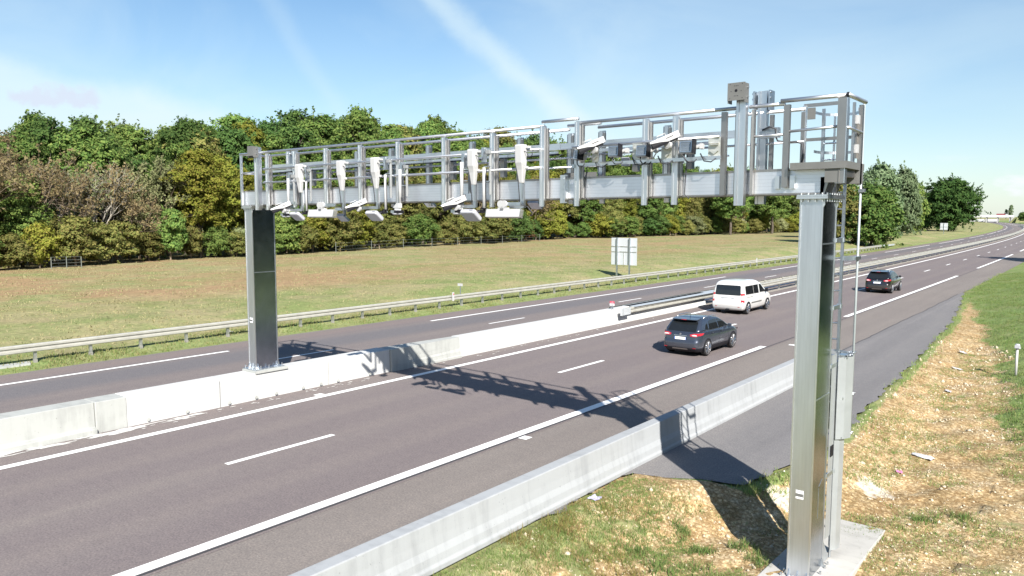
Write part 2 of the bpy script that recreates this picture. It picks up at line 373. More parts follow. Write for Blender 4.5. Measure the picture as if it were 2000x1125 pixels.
def m_ground():
    m_, t, b = mat('grassland'); b.inputs['Roughness'].default_value = .95; b.inputs['Specular IOR Level'].default_value = .1
    v = coords(t)
    big = noise(t, .09, 5, .6, v); mid = noise(t, .45, 5, .62, v); fine = noise(t, 5.5, 5, .72, v)
    vs = coords(t, 'Object', (1.0, .35, 1))
    st = noise(t, .5, 4, .6, vs)
    straw, green, brown = (.285, .255, .140), (.185, .222, .085), (.295, .195, .115)
    c = mixc(t, ramp(t, mth(t, 'ADD', mth(t, 'MULTIPLY', mid, .5), mth(t, 'MULTIPLY', noise(t, .16, 4, .6, v), .5)), [(.42, 0.0), (.58, 1.0)]), straw, green)
    bro = nn(t, 'ShaderNodeAttribute', attribute_name='brown').outputs['Fac']
    fb = mth(t, 'MULTIPLY', ramp(t, mth(t, 'ADD', mth(t, 'MULTIPLY', big, .6), mth(t, 'MULTIPLY', st, .4)), [(.41, 0.0), (.57, 1.0)]), bro, True)
    c = mixc(t, mth(t, 'MULTIPLY', fb, .85), c, brown)
    lu = nn(t, 'ShaderNodeAttribute', attribute_name='lush').outputs['Fac']
    c = mixc(t, mth(t, 'MULTIPLY', lu, mth(t, 'ADD', .15, mth(t, 'MULTIPLY', mid, 1.2)), True), c, (.165, .235, .080))
    so_ = nn(t, 'ShaderNodeAttribute', attribute_name='soil').outputs['Fac']
    brk = mth(t, 'ADD', so_, mth(t, 'MULTIPLY', mth(t, 'SUBTRACT', noise(t, 1.1, 6, .65, v), .5), 1.5))
    sm = ramp(t, brk, [(.42, 0.0), (.58, 1.0)])
    soilc = ramp(t, noise(t, 2.2, 6, .7, v), [(.28, (.42, .305, .165)), (.5, (.53, .415, .25)), (.72, (.63, .55, .40))])
    vo = nn(t, 'ShaderNodeTexVoronoi'); vo.inputs['Scale'].default_value = 11; t.links.new(v, vo.inputs['Vector'])
    soilc = mixc(t, .75, soilc, ramp(t, vo.outputs['Distance'], [(.0, (1.5, 1.48, 1.42)), (.30, (1, 1, 1)), (.6, (.55, .48, .40))]), 'MULTIPLY')
    vo2 = nn(t, 'ShaderNodeTexVoronoi'); vo2.inputs['Scale'].default_value = 24; t.links.new(v, vo2.inputs['Vector'])
    soilc = mixc(t, .6, soilc, ramp(t, vo2.outputs['Distance'], [(.0, (1.4, 1.4, 1.38)), (.35, (1, 1, 1)), (.65, (.6, .54, .46))]), 'MULTIPLY')
    soilc = mixc(t, .6, soilc, ramp(t, noise(t, .7, 4, .6, v), [(.36, (.72, .66, .58)), (.55, (1, 1, 1))]), 'MULTIPLY')
    c = mixc(t, sm, c, soilc)
    gv = nn(t, 'ShaderNodeAttribute', attribute_name='gravel').outputs['Fac']
    g2 = ramp(t, mth(t, 'ADD', gv, mth(t, 'MULTIPLY', mth(t, 'SUBTRACT', noise(t, 2.5, 5, .65, v), .5), 1.3)), [(.45, 0.0), (.6, 1.0)])
    c = mixc(t, g2, c, (.52, .47, .40))
    c = mixc(t, .85, c, ramp(t, fine, [(.25, (.55, .55, .5)), (.5, (1, 1, 1)), (.78, (1.55, 1.5, 1.4))]), 'MULTIPLY')
    c = mixc(t, .7, c, ramp(t, noise(t, 1.6, 5, .7, coords(t, 'Object', (1.3, .6, 1))), [(.30, (.74, .77, .72)), (.5, (1, 1, 1)), (.70, (1.22, 1.18, 1.16))]), 'MULTIPLY')
    t.links.new(c, b.inputs['Base Color'])
    h = mth(t, 'ADD', fine, noise(t, 22, 3, .7, v)); bump(t, b, h, .45, .05); return m_
GROUND = m_ground()

def m_leaf(name, cols, hvar=.014, trans=.35):
    m_, t, b = mat(name)
    geo = nn(t, 'ShaderNodeNewGeometry'); oi = nn(t, 'ShaderNodeObjectInfo')
    c = ramp(t, geo.outputs['Random Per Island'], [(i / (len(cols) - 1), cc) for i, cc in enumerate(cols)])
    hs = nn(t, 'ShaderNodeHueSaturation'); t.links.new(c, hs.inputs['Color'])
    hue = mth(t, 'ADD', .5 - hvar, mth(t, 'MULTIPLY', oi.outputs['Random'], 2 * hvar)); t.links.new(hue, hs.inputs['Hue'])
    wn = nn(t, 'ShaderNodeTexWhiteNoise', noise_dimensions='1D'); t.links.new(oi.outputs['Random'], wn.inputs['W'])
    val = mth(t, 'ADD', .78, mth(t, 'MULTIPLY', wn.outputs['Value'], .5)); t.links.new(val, hs.inputs['Value'])
    d = nn(t, 'ShaderNodeBsdfDiffuse'); tr = nn(t, 'ShaderNodeBsdfTranslucent'); mx = nn(t, 'ShaderNodeMixShader'); mx.inputs[0].default_value = trans
    t.links.new(hs.outputs[0], d.inputs[0]); t.links.new(hs.outputs[0], tr.inputs[0])
    t.links.new(d.outputs[0], mx.inputs[1]); t.links.new(tr.outputs[0], mx.inputs[2])
    t.links.new(mx.outputs[0], t.nodes['Material Output'].inputs['Surface']); return m_
LEAF_G = m_leaf('leaf_green', [(0.071, 0.128, 0.037), (0.116, 0.189, 0.051), (0.165, 0.232, 0.061), (0.201, 0.250, 0.073)])
LEAF_D = m_leaf('leaf_dark', [(0.048, 0.094, 0.031), (0.079, 0.139, 0.041), (0.120, 0.180, 0.053)])
LEAF_Y = m_leaf('leaf_yellow_green', [(0.129, 0.162, 0.029), (0.202, 0.230, 0.040), (0.263, 0.269, 0.056), (0.224, 0.196, 0.045)], .012)
LEAF_O = m_leaf('leaf_olive', [(.110, .138, .042), (.165, .185, .055), (.225, .220, .070), (.25, .215, .08)], .012)
LEAF_B = m_leaf('leaf_brown', [(0.168, 0.125, 0.069), (0.230, 0.174, 0.095), (0.280, 0.218, 0.118), (0.179, 0.162, 0.084)], .012)
LEAF_N = m_leaf('leaf_shade', [(.012, .026, .018), (.022, .040, .024), (.030, .050, .026)])  # leaf colour darkened so these trees reflect dark in the column sides
LEAF_P = m_leaf('leaf_pale', [(0.167, 0.200, 0.092), (0.241, 0.267, 0.125), (0.292, 0.300, 0.159)], .015)
LEAF_F = m_leaf('leaf_bluegreen_haze', [(.120, .175, .095), (.165, .225, .120), (.205, .260, .145)], .01)  # far trees: their own blue green, with some distance haze mixed into the colour
LEAF_R = m_leaf('leaf_russet', [(0.156, 0.052, 0.033), (0.221, 0.085, 0.046), (0.143, 0.091, 0.039)], .01)
GRASS = m_leaf('grass_blade', [(.13, .22, .06), (.18, .27, .08), (.23, .28, .10), (.29, .27, .13)], .01, .3)
GRASSDRY = m_leaf('grass_dry', [(.25, .215, .12), (.31, .265, .155), (.21, .225, .10), (.35, .29, .18)], .01, .3)
WEED = m_leaf('weed', [(0.195, 0.210, 0.060), (0.255, 0.210, 0.075), (0.225, 0.150, 0.075), (0.135, 0.195, 0.045)], .01, .3)
def m_bark(name, a, b_):
    m_, t, b = mat(name); b.inputs['Roughness'].default_value = .9; b.inputs['Specular IOR Level'].default_value = .15
    t.links.new(ramp(t, noise(t, 3, 5, .65, coords(t, 'Object', (3, 3, .7))), [(.3, a), (.7, b_)]), b.inputs['Base Color']); return m_
BARK = m_bark('bark_brown', (.055, .045, .036), (.13, .11, .09))
BARK_P = m_bark('bark_pale', (.22, .20, .17), (.42, .39, .34))
TWIG = m_bark('twig', (.15, .115, .085), (.27, .215, .165))
STONE = plain('limestone', (.50, .43, .32), .9, 0, .2, .2)

# ------------------------------------------------------------------ road alignment
_ss = [-200, 0, 60, 100, 150, 200, 250, 300, 350, 405, 470, 530, 600, 668, 720, 840, 958, 1150, 1400]
_sh = [0, 0, -.27, -.74, -1.65, -3.05, -4.95, -7.4, -10.6, -14.4, -19.6, -25.6, -33.2, -41.6, -48.6, -65, -83, -116, -165]
_SS = np.arange(-200, 1401, 1.0)
_SH = np.interp(_SS, _ss, _sh)
for _k in range(3): _SH[40:-40] = np.convolve(_SH, np.ones(41) / 41, 'same')[40:-40]
_SH[:215] = np.minimum(_SH[:215], 0) * np.clip((_SS[:215] + 0) / 15, 0, 1)
def shift(s): return np.interp(s, _SS, _SH)
def W(d, s, z=0.0): return (d + float(shift(s)), s, z)
def zc(d):
    """crossfall: the near carriageway drains to its outer side (d measured on the datum plane)"""
    return -.0250 * np.clip(np.asarray(d, float) + 19.3, 0, 11.2)
def fall(x, y, d):
    k = (CAMZ - zc(d)) / CAMZ
    return x * k, y * k, zc(d)
rng = np.random.default_rng(7)
random.seed(7)

_ex_s = [-60, 15.2, 15.35, 15.85, 16.05, 17.9, 21, 24.2, 33.6, 49.4, 61, 69.4, 94.6, 3000]
_ex_d = [-8.43, -8.43, -7.9, -7.1, -6.2, -5.75, -5.51, -5.78, -6.2, -7.14, -8.30, -9.3, -9.45, -9.45]
def edge(s): return np.interp(s, _ex_s, _ex_d)
def sst(a, b, x):
    q = np.clip((x - a) / (b - a), 0, 1); return q * q * (3 - 2 * q)
def zr(d, s):
    """ground right of the road"""
    e = np.where(s < 12.6, -8.43, np.where(s < 18.6, -8.43 + (edge(18.6) + 8.43) * sst(12.6, 18.6, s), edge(s))); u = d - e
    D = np.interp(s, [12, 16, 25, 45, 75], [.55, .55, .48, .24, .02])
    wid = np.interp(s, [13, 16, 25], [1.9, 2.0, 1.9])
    ub = np.interp(s, [16, 25, 39, 52, 66], [6.0, 3.7, 2.5, 1.0, .2])
    z = -D * sst(0, 1, u / wid) + np.clip(u - ub, 0, 9) * np.interp(s, [0, 60, 120], [.30, .20, .10])
    z = z + .03 * np.sin(d * 2.1 + s * 1.3) * sst(.3, 1.2, u) + .025 * np.sin(d * 4.7 - s * 3.1 + 1) * sst(.3, 1.2, u)
    return z - .012 - .28
def zl(d, s):
    """field left of the road: shallow bank then a gentle rise to the wood"""
    u = -30.6 - d
    bank = np.interp(s, [0, 30, 70, 120, 200, 400], [.35, .4, .55, .9, .7, .4])
    z = .14 * sst(.2, 1.2, u) + bank * sst(2.2, 8, u) + (1.0 - bank) * sst(8, 34, u) - .1 * sst(0, .5, u) * 0
    z = z + .05 * np.sin(d * .31 + s * .17) * sst(4, 10, u) + .03 * np.sin(d * .9 - s * .5) * sst(4, 10, u)
    return z - .012 + np.clip(u - 60, 0, 400) * .012
def zg(d, s):
    d = np.asarray(d, float); s = np.asarray(s, float)
    z = np.broadcast_to(-.09 - .0262 * np.clip(d + 19.6, 0, 11.2), np.broadcast(d, s).shape).copy()
    z = np.where(d <= -30.3, zl(d, s), z)
    return np.where(d >= np.where(s < 15.4, -8.43, edge(s)) - .02, zr(d, s), z)
def zat(d, s): return float(zg(np.array(d), np.array(s)))

# ------------------------------------------------------------------ ground sheet
dcol = np.concatenate([[-3000, -1500, -800, -500, -350, -260, -200, -160, -130, -110], np.arange(-100, -44, 2.0), np.arange(-44, -30.3, .45), [-30.32, -25, -20, -14],
                       np.arange(-9.6, -2.0, .11), np.arange(-2.0, 6, .3), [6.5, 8, 10, 13, 17, 22, 30, 45, 70, 120, 250, 500, 900, 1600, 3000]])
srow = np.concatenate([[-120, -80, -50, -30, -15], np.arange(-8, 6, 1.0), np.arange(6, 26, .12), np.arange(26, 46, .3), np.arange(46, 120, 1.2), np.arange(120, 420, 5), np.arange(420, 1400, 25), [1400, 1700, 2200, 3000, 5000]])
DD, SSg = np.meshgrid(dcol, srow)
ZZ = zg(DD, SSg)
rs_ = np.random.default_rng(3)
near = (DD > -8.4) & (DD < -1) & (SSg > 6) & (SSg < 46)
_uu = DD - np.where(SSg < 15.4, -8.43, edge(SSg))
ZZ = ZZ + near * sst(.15, .8, _uu) * rs_.normal(0, .012, ZZ.shape)
XX = DD + shift(np.clip(SSg, -200, 1400))
nd, ns = len(dcol), len(srow)
idx = np.arange(nd * ns).reshape(ns, nd)
F = np.stack([idx[:-1, :-1], idx[:-1, 1:], idx[1:, 1:], idx[1:, :-1]], -1).reshape(-1, 4)
ub_ = np.interp(SSg, [16, 25, 39, 52, 66], [6.0, 3.7, 2.5, 1.0, .2]) + (.34 * np.sin(SSg * .8 + 1) + .24 * np.sin(SSg * 2.1 + DD * 1.5) + .16 * np.sin(SSg * 4.3 - DD * 3)) * np.interp(SSg, [30, 60], [1, .35])
soil = (DD > -9.55) * np.where(SSg < 15.4,
        np.clip(.55 + .10 * (DD + 6.2) + .07 * (SSg - 10), .3, .95), 0.0)
soil = np.where((DD > -9.55) & (SSg >= 15.4), sst(.05, .55, _uu) * (1 - sst(-.2, .8, _uu - ub_)) * np.interp(SSg, [15, 40, 62, 75], [.98, .92, .7, 0]), soil)
soil = np.where((DD > -3.6) & (SSg < 20), np.clip(.80 - .10 * (DD + 3.6) - .04 * (16 - SSg), .25, .9), soil)
lush = (DD > -9.55) * sst(-.3, .6, _uu - ub_) * np.interp(SSg, [10, 22, 30, 3000], [.25, .7, 1, 1]) + (DD > -9.55) * (1 - sst(.2, .7, _uu)) * .5 + (DD > -9.55) * (SSg < 15.4) * .25
uL = -30.6 - DD
lush = np.where(DD < -30.2, np.clip(1 - sst(.8, 2.4, uL), 0, 1) * .62, lush)
brown = np.where(DD < -31, sst(7, 20, uL) * np.interp(SSg, [0, 38, 60, 80, 120, 180, 300], [1.25, 1.15, .5, .75, .9, .5, .3]), 0)
gravel = np.where(DD > -9.5, np.exp(-(((DD + 5.3) / .5) ** 2 + ((SSg - 16.6) / .5) ** 2)) * 1.0 + .8 * np.exp(-(((DD + 4.2) / .5) ** 2 + ((SSg - 18.9) / .7) ** 2)), 0)
ground = np_mesh('ground', np.stack([XX, SSg, ZZ], -1).reshape(-1, 3), F, GROUND, smooth=True,
                 attrs={'soil': soil.ravel(), 'lush': lush.ravel(), 'brown': brown.ravel(), 'gravel': gravel.ravel()})
tag(ground, kind='structure')

# ------------------------------------------------------------------ carriageways and markings
def strip(name, d0, d1, s0, s1, z, material, parent=None, nd_=2, step=None, kind=None):
    S = np.concatenate([np.arange(s0, min(s1, 150), step or 2.0), np.arange(max(s0, 150), s1, 8.0), [s1]]) if s1 - s0 > 3 else np.array([s0, s1])
    S = np.unique(S)
    a = np.array([d0(x) if callable(d0) else d0 for x in S]); b = np.array([d1(x) if callable(d1) else d1 for x in S])
    tt = np.linspace(0, 1, nd_)
    D = a[:, None] * (1 - tt) + b[:, None] * tt
    Sg = np.repeat(S[:, None], nd_, 1)
    X, Yq, Zq = fall(D + shift(Sg), Sg, D)
    V = np.stack([X, Yq, Zq + z], -1).reshape(-1, 3); uv = np.stack([D, Sg], -1).reshape(-1, 2)
    I = np.arange(len(S) * nd_).reshape(len(S), nd_)
    Fq = np.stack([I[:-1, :-1], I[:-1, 1:], I[1:, 1:], I[1:, :-1]], -1).reshape(-1, 4)
    o = np_mesh(name, V, Fq, material, parent, uv=uv)
    if kind: tag(o, kind=kind)
    return o
road_r = strip('carriageway', -21.2, -11.52, -60, 1350, -.004, ASPH_R, nd_=7, kind='structure')
road_l = strip('carriageway', -30.34, -20.6, -60, 1350, -.008, ASPH_L, kind='structure')
shoulder = strip('hard_shoulder', -11.6, -8.84, -60, 1350, -.010, ASPH_S, nd_=4, kind='structure')
# lay-by with an irregular outer edge (true coordinates, draped on the slope towards the foundation)
_S = np.unique(np.concatenate([np.arange(-60, 12, 2.0), np.arange(12, 95, .2)]))
_e = np.where(_S < 15.2, -8.5, edge(_S)) + rs_.normal(0, .03, len(_S)) + .07 * np.sin(_S * 1.7) + .05 * np.sin(_S * 4.1 + 1) + .04 * np.sin(_S * 9.3)
_tt = np.linspace(0, 1, 24); _D = (-9.32) * (1 - _tt)[None] + _e[:, None] * _tt[None]; _Sg = np.repeat(_S[:, None], 24, 1)
_Z = np.full_like(_D, -.28); _zz = zr(_D, _Sg) + .024; _Z = np.where((_Sg > 12) & (_D > -8.3), np.minimum(_Z + .0, _zz), _Z) - .0 ; _Z = np.where(_D < -8.9, -.262 - .0262 * (_D + 8.9) * .6, _Z)
_I = np.arange(_D.size).reshape(_D.shape); _F = np.stack([_I[:-1, :-1], _I[:-1, 1:], _I[1:, 1:], _I[1:, :-1]], -1).reshape(-1, 4)
layby = np_mesh('layby', np.stack([_D + shift(_Sg), _Sg, _Z - .004], -1).reshape(-1, 3), _F, ASPH_B, uv=np.stack([_D, _Sg], -1).reshape(-1, 2)); tag(layby, kind='structure')
def mark(nm, d, w, s0, s1, parent): return strip(nm, d - w / 2, d + w / 2, s0, s1, .001, MARK, parent)
def ph(s): return s + .00023 * s * s
mark('edge_line', -19.10, .25, -60, 1300, road_r)
k_ = ph(45.3)
for a_ in range(-2, 20):                     # long dashes of the right edge line: 39 m, gap 13 m
    s0 = 45.3 + 52 * a_; s1 = s0 + 39
    if a_ == -1: s0, s1 = -50, 32.6
    if a_ < -1: continue
    mark('edge_line', -11.82, .27, s0 if a_ <= 0 else ph(s0) - 1, ph(s1) - 1 if a_ > 0 else s1, road_r)
for a_ in range(-3, 32):
    s0 = 9.25 + 13 * a_
    mark('lane_line', -15.47, .16, ph(s0), ph(s0 + 3), road_r)
for a_ in range(-3, 34):
    s0 = 17.25 - 13 + 13 * a_
    mark('lane_line', -25.5, .13, ph(s0), ph(s0 + 3), road_l)
mark('edge_line', -21.72, .16, -60, 1300, road_l)
for (s0, s1) in [(-40, 17.4), (29.3, 68.6), (80.9, 121.5), (133.6, 175.1), (187, 228.8), (242.6, 285.8), (299, 349), (358, 405), (418, 470), (482, 530), (545, 590), (605, 650), (665, 710), (725, 770), (785, 840)]:
    mark('edge_line', -28.57, .2, s0, s1, road_l)
# short transverse tick marks on the near carriageway
for (d0, d1, s) in [(-19.45, -19.2, 14.7), (-11.66, -11.35, 15.0), (-9.2, -8.9, 10.7), (-11.1, -10.7, 33.6)]:
    strip('tick_mark', d0, d1, s, s + .28, .001, MARK, road_r)
# dark joint line and crack beside the edge line
TAR = plain('tar_joint', (.045, .045, .05), .7)
strip('tar_joint', -11.66, -11.60, -60, 120, .002, TAR, road_r)
_cr = rs_.normal(0, .05, 400).cumsum() * .25
strip('crack', lambda s: -8.88 + float(np.interp(s, np.arange(400) * .3 + 14, np.clip(_cr, -.2, .2))), lambda s: -8.83 + float(np.interp(s, np.arange(400) * .3 + 14, np.clip(_cr, -.2, .2))), 14, 64, .006, TAR, layby, step=.3)
# pale laitance washed onto the asphalt along the median foot
LAIT = plain('laitance', (.55, .54, .52), .9, 0, .2, .1)
lb = MB()
for k in range(150):
    big = k < 46
    s = rs_.uniform(5.2, 11.2) if big else (rs_.uniform(9, 21) if k < 110 else rs_.uniform(21, 38)); d = -20.22 + abs(rs_.normal(0, .13 if big else .16)) + .05
    ln, wd = (rs_.uniform(.12, .5), rs_.uniform(.03, .11)) if big else (rs_.uniform(.02, .12), rs_.uniform(.012, .04))
    pts = [(d + wd * math.cos(q) * rs_.uniform(.3, 1.3), s + ln * math.sin(q) * rs_.uniform(.4, 1.2)) for q in np.linspace(0, 6.283, 16)[:-1]]
    lb.add([(p_[0], p_[1], float(zc(p_[0])) + .004 + .0001 * (k % 20)) for p_ in pts], [tuple(range(15))])
lb.build('splash_stain', LAIT, road_r, fixn=False)

# ------------------------------------------------------------------ concrete barriers
def barrier(name, prof, s0, s1, material, label, cat='barrier', step=1.5, group=None, bev=.015):
    """prof: list of (lateral, z) at constant section; follows the alignment"""
    S = list(np.arange(s0, s1, step)) + [s1]
    b = MB(); b.loft([[(W(d, s)[0], s, z) for d, z in prof] for s in S])
    o = b.build(name, material)
    if bev:
        md = o.modifiers.new('bevel', 'BEVEL'); md.width = bev; md.segments = 2; md.limit_method = 'ANGLE'; md.angle_limit = R(30)
    return tag(o, label, cat, group)
def jersey(c, hw_b, hw_t, h):
    L = [(hw_b, -.03), (hw_b, .075), (hw_b - .035, .10), (hw_b * .62 + hw_t * .38, .24), (hw_b * .28 + hw_t * .72, .36), (hw_t + .02, .52), (hw_t, h)]
    return [(c + x, z) for x, z in L] + [(c - x, z) for x, z in reversed(L)]
br = barrier('concrete_barrier', [(x, z - .285) for x, z in jersey(-8.84, .285, .14, .775)], -6, 28.9, CONC_RIGHT, 'pale grey concrete safety barrier beside the near shoulder, running behind the tall near column', bev=.02)
# step profile at far left
pL = [(-20.18, -.03), (-20.18, .13), (-20.30, .17), (-20.34, .80), (-20.93, .80), (-20.97, .17), (-21.09, .13), (-21.09, -.03)]
b1 = barrier('concrete_barrier', pL, -6, 8.55, CONC_OLD, 'weathered grey median barrier block with stepped foot at the left of the photo')
pW = [(-20.28, -.03), (-20.30, .80), (-20.97, .80), (-20.99, -.03)]
b2a = barrier('concrete_barrier', [(-20.27, -.03), (-20.29, .80), (-20.95, .80), (-20.97, -.03)], 8.56, 9.35, CONC_OLD, 'short grey concrete infill between stepped median block and bright white plinth')
b2 = barrier('concrete_plinth', pW, 9.36, 18.7, CONC_NEW, 'bright white concrete median plinth carrying the far gantry column', 'barrier')
for s in (12.0, 15.9):
    g = MB(); g.bx(-20.305, -20.289, s - .003, s + .003, .0, .80); g.build('joint', GALV_OLD, b2)
CY = MB()
for s in (9.9, 11.0, 12.3, 13.2, 13.9, 14.9, 15.6, 16.3, 17.7):
    CY = MB(); CY.tube([(-20.30, s, .09), (-20.282, s, .09)], .05, 12); CY.build('lifting_hole', CONC_OLD, b2)
# transition from plinth to jersey and jersey run
S0, S1 = 18.71, 22.4
jp = jersey(-20.56, .30, .17, .80)
st0 = [(-20.28, -.03), (-20.281, .075), (-20.282, .10), (-20.285, .24), (-20.288, .36), (-20.292, .52), (-20.30, .80)]
st0 = st0 + [(-20.97 - (x + 20.30) * -1 * -1, z) for x, z in reversed(st0)]
tb = MB(); tb.loft([[(a[0], S0, a[1]) for a in st0], [(a[0], S1, a[1]) for a in jp]])
o = tb.build('concrete_barrier', CONC_OLD); tag(o, 'grey tapering median barrier piece crossed by the gantry shadow', 'barrier')
b3 = barrier('concrete_barrier', jp, 22.41, 45.6, CONC_NEW, 'white sloping median barrier leading up to the metal guardrail end by the white van', bev=.02)

# ------------------------------------------------------------------ guardrails
def wbeam(d, side, s0, s1, zc=.62, step=2.0):
    """two-wave rail section; side = +1 faces +X"""
    pr = [(0, -.158), (.055, -.150), (.082, -.120), (.082, -.055), (.02, -.016), (.02, .016), (.082, .055), (.082, .120), (.055, .150), (0, .158)]
    S = list(np.arange(s0, min(s1, 160), step)) + ([s for s in np.arange(max(160, s0), s1, 8.0)] if s1 > 160 else []) + [s1]
    b = MB(); rings = []
    for s in S:
        x = W(d, s)[0]
        rings.append([(x + side * p, s, zc + q) for p, q in pr] + [(x + side * (p - .008), s, zc + q) for p, q in reversed(pr)])
    b.loft(rings); return b
gr = root_at('guardrail', (-31.5, 13.2, .1), 'weathered steel guardrail on short posts along the foot of the grassy field', 'guardrail')
b = wbeam(-31.42, 1, -20, 145, .66)
# flared end sweeping back into the field
b.build('rail', RAIL_C, gr)
fl = MB(); fr_ = []
prf = [(0, -.155), (.055, -.135), (.08, -.085), (.055, -.035), (0, 0), (.055, .035), (.08, .085), (.055, .135), (0, .155)]
for i in range(9):
    s = 145 + i * 2.0; x = W(-31.42, s)[0] - .02 * (i * 2.0) ** 1.7 * .5; zz = .66 - .055 * i * .6
    fr_.append([(x + p, s, zz + q) for p, q in prf] + [(x + p - .01, s, zz + q) for p, q in reversed(prf)])
fl.loft(fr_); fl.build('end_section', RAIL_N, gr)
s = 11.25
pk = 0
while s < 145:
    p = MB(); x = W(-31.50, s)[0]; z0 = zat(-31.5, s)
    p.bx(x - .06, x + .05, s - .05, s + .05, z0 + .08, .74); p.build('post', GALV_OLD, gr)
    pk += 1; s += 1.98
ft = MB()
for k in range(0, 68):
    s = 11.25 + 1.98 * k; x = W(-31.50, s)[0]; ft.bx(x - .07, x + .06, s - .06, s + .06, zat(-31.5, s) - .1, zat(-31.5, s) + .10)
tag(ft.build('post_footing', m_concrete('footing', (.24, .235, .215), .2), gr), kind='stuff')

mg = root_at('guardrail', (-20.57, 35, 0), 'double sided median guardrail with cross spacers starting beside the white van', 'guardrail')

wbeam(-20.16, 1, 35.0, 640, .64).build('rail', RAIL_C, mg)
wbeam(-20.98, -1, 35.0, 640, .64).build('rail', RAIL_C, mg)
nose = MB(); nose.bx(-20.14, -20.10, 34.6, 35.4, .47, .80); nose.bx(-20.2, -20.14, 34.55, 34.9, .45, .82); nose.bx(-20.2, -20.1, 34.5, 34.62, .46, .81)
nose.build('end_shoe', RAIL_N, mg)
cvp = MB(); cvp.bx(-20.97, -20.17, 36.0, 47.5, .79, .80); cvp.build('cover_plate', RAIL_N, mg)
sp = MB(); rest = MB(); nspan = 0
s = 47.8
while s < 640:
    x = W(-20.57, s)[0]
    q = MB() if nspan < 95 else rest
    q.bx(x - .05, x + .05, s - .04, s + .04, -.02, .62); q.bx(x - .40, x + .40, s - .06, s + .06, .60, .70)
    if nspan < 95:
        q.build('post', GALV_OLD, mg); q = MB(); q.bx(x - .46, x + .46, s + 1.96, s + 2.04, .74, .785); q.build('spacer', RAIL_C, mg)
    nspan += 1; s += 4.0 if s < 330 else 8.0
tag(rest.build('post', GALV_OLD, mg), kind='stuff')
# gravel/earth under the median
strip('median_strip', -21.0, -20.1, 45.6, 900, .004, m_concrete('median_dust', (.30, .27, .235), .25), kind='structure')
# ------------------------------------------------------------------ the gantry
TILT = .0055
def tz(x): return TILT * (x + 4.0)
class GB(MB):
    def build(s, name, mats, parent=None, **k):
        s.v = [(x, y, z + tz(x) * min(1, max(0, (z - 4.5) / 1.2))) for x, y, z in s.v]
        return MB.build(s, name, mats, parent, **k)
GA = root_at('gantry', (-4.18, 13.8, -.75), 'silver aluminium gantry spanning the near carriageway on two tall box columns', 'gantry')
def column(x0, x1, y0, y1, z0, z1, welds, sticker, side):
    b = GB(); b.bx(x0, x1, y0, y1, z0, z1)
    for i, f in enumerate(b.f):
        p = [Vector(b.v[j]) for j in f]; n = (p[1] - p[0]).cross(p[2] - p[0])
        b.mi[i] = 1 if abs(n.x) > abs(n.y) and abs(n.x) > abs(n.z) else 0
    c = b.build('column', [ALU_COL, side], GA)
    e = GB()
    for y in (y0, y1):
        for x in (x0, x1):
            e.bx(x - .012, x + .012, y - .012, y + .012, z0 + .03, z1 - .002)
    e.build('corner_edge', ALU, c)
    for zw in welds:
        w = GB(); w.bx(x1 - .001, x1 + .005, y0 + .02, y1 - .02, zw - .012, zw + .012); w.build('weld_seam', GALV, c)
    # base plate, gussets and anchor bolts
    p = GB(); p.bx(x0 - .14, x1 + .14, y0 - .14, y1 + .14, z0 - .001, z0 + .03)
    for y, sy in ((y0, -1), (y1, 1)):
        for x in (x0 + .03, (x0 + x1) / 2, x1 - .03):
            p.prism([(y, z0 + .03), (y + sy * .10, z0 + .03), (y + sy * .015, z0 + .19), (y, z0 + .19)], 'x', x - .007, x + .007)
    for x, sx in ((x0, -1), (x1, 1)):
        for y in (y0 + .05, y1 - .05):
            p.prism([(x, z0 + .03), (x + sx * .09, z0 + .03), (x + sx * .015, z0 + .19), (x, z0 + .19)], 'y', y - .007, y + .007)
    p.build('base_plate', GALV, c)
    bo = GB()
    for y in (y0 - .09, y1 + .09):
        for x in np.linspace(x0 - .08, x1 + .08, 4): bo.tube([(x, y, z0 + .03), (x, y, z0 + .12)], .018, 8)
    for x in (x0 - .09, x1 + .09):
        for y in np.linspace(y0 + .1, y1 - .1, 3): bo.tube([(x, y, z0 + .03), (x, y, z0 + .12)], .018, 8)
    bo.build('anchor_bolt', BOLT, c)
    if sticker:
        k = GB(); k.bx(x0 + sticker[0], x0 + sticker[0] + .13, y0 - .006, y0 - .001, sticker[1], sticker[1] + .15); k.build('sticker', PLATE, c)
        k = GB(); k.bx(x0 + sticker[0], x0 + sticker[0] + .13, y0 - .008, y0 - .0062, sticker[1] + .04, sticker[1] + .095); k.build('sticker_band', GREYSTEEL, c)
    # head flange with bolts
    h = GB(); h.bx(x0 - .05, x1 + .10, y0 - .09, y1 + .13, z1, z1 + .035); h.bx(x0 - .045, x1 + .095, y0 - .085, y1 + .125, z1 + .037, z1 + .07)
    for y in (y0, y1):
        h.prism([(x1, z1), (x1 + .035, z1), (x1 + .035, z1 - .10), (x1, z1 - .16)], 'y', y - .006, y + .006)
    h.build('flange', ALU, c)
    q = GB()
    for y in np.linspace(y0 + .02, y1 + .06, 7): q.tube([(x1 + .06, y, z1 - .045), (x1 + .06, y, z1 + .10)], .016, 6)
    for x in np.linspace(x0 + .02, x1, 4): q.tube([(x, y0 - .05, z1 - .045), (x, y0 - .05, z1 + .10)], .016, 6)
    q.build('flange_bolt', BOLT, c)
    return c
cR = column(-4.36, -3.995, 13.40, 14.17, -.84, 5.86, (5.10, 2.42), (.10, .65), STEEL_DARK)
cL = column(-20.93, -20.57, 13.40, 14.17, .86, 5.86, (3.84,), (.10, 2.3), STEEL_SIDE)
pad = GB(); pad.bx(-21.05, -20.31, 13.22, 14.36, .79, .86); pad.build('grout_pad', CONC_OLD, cL)
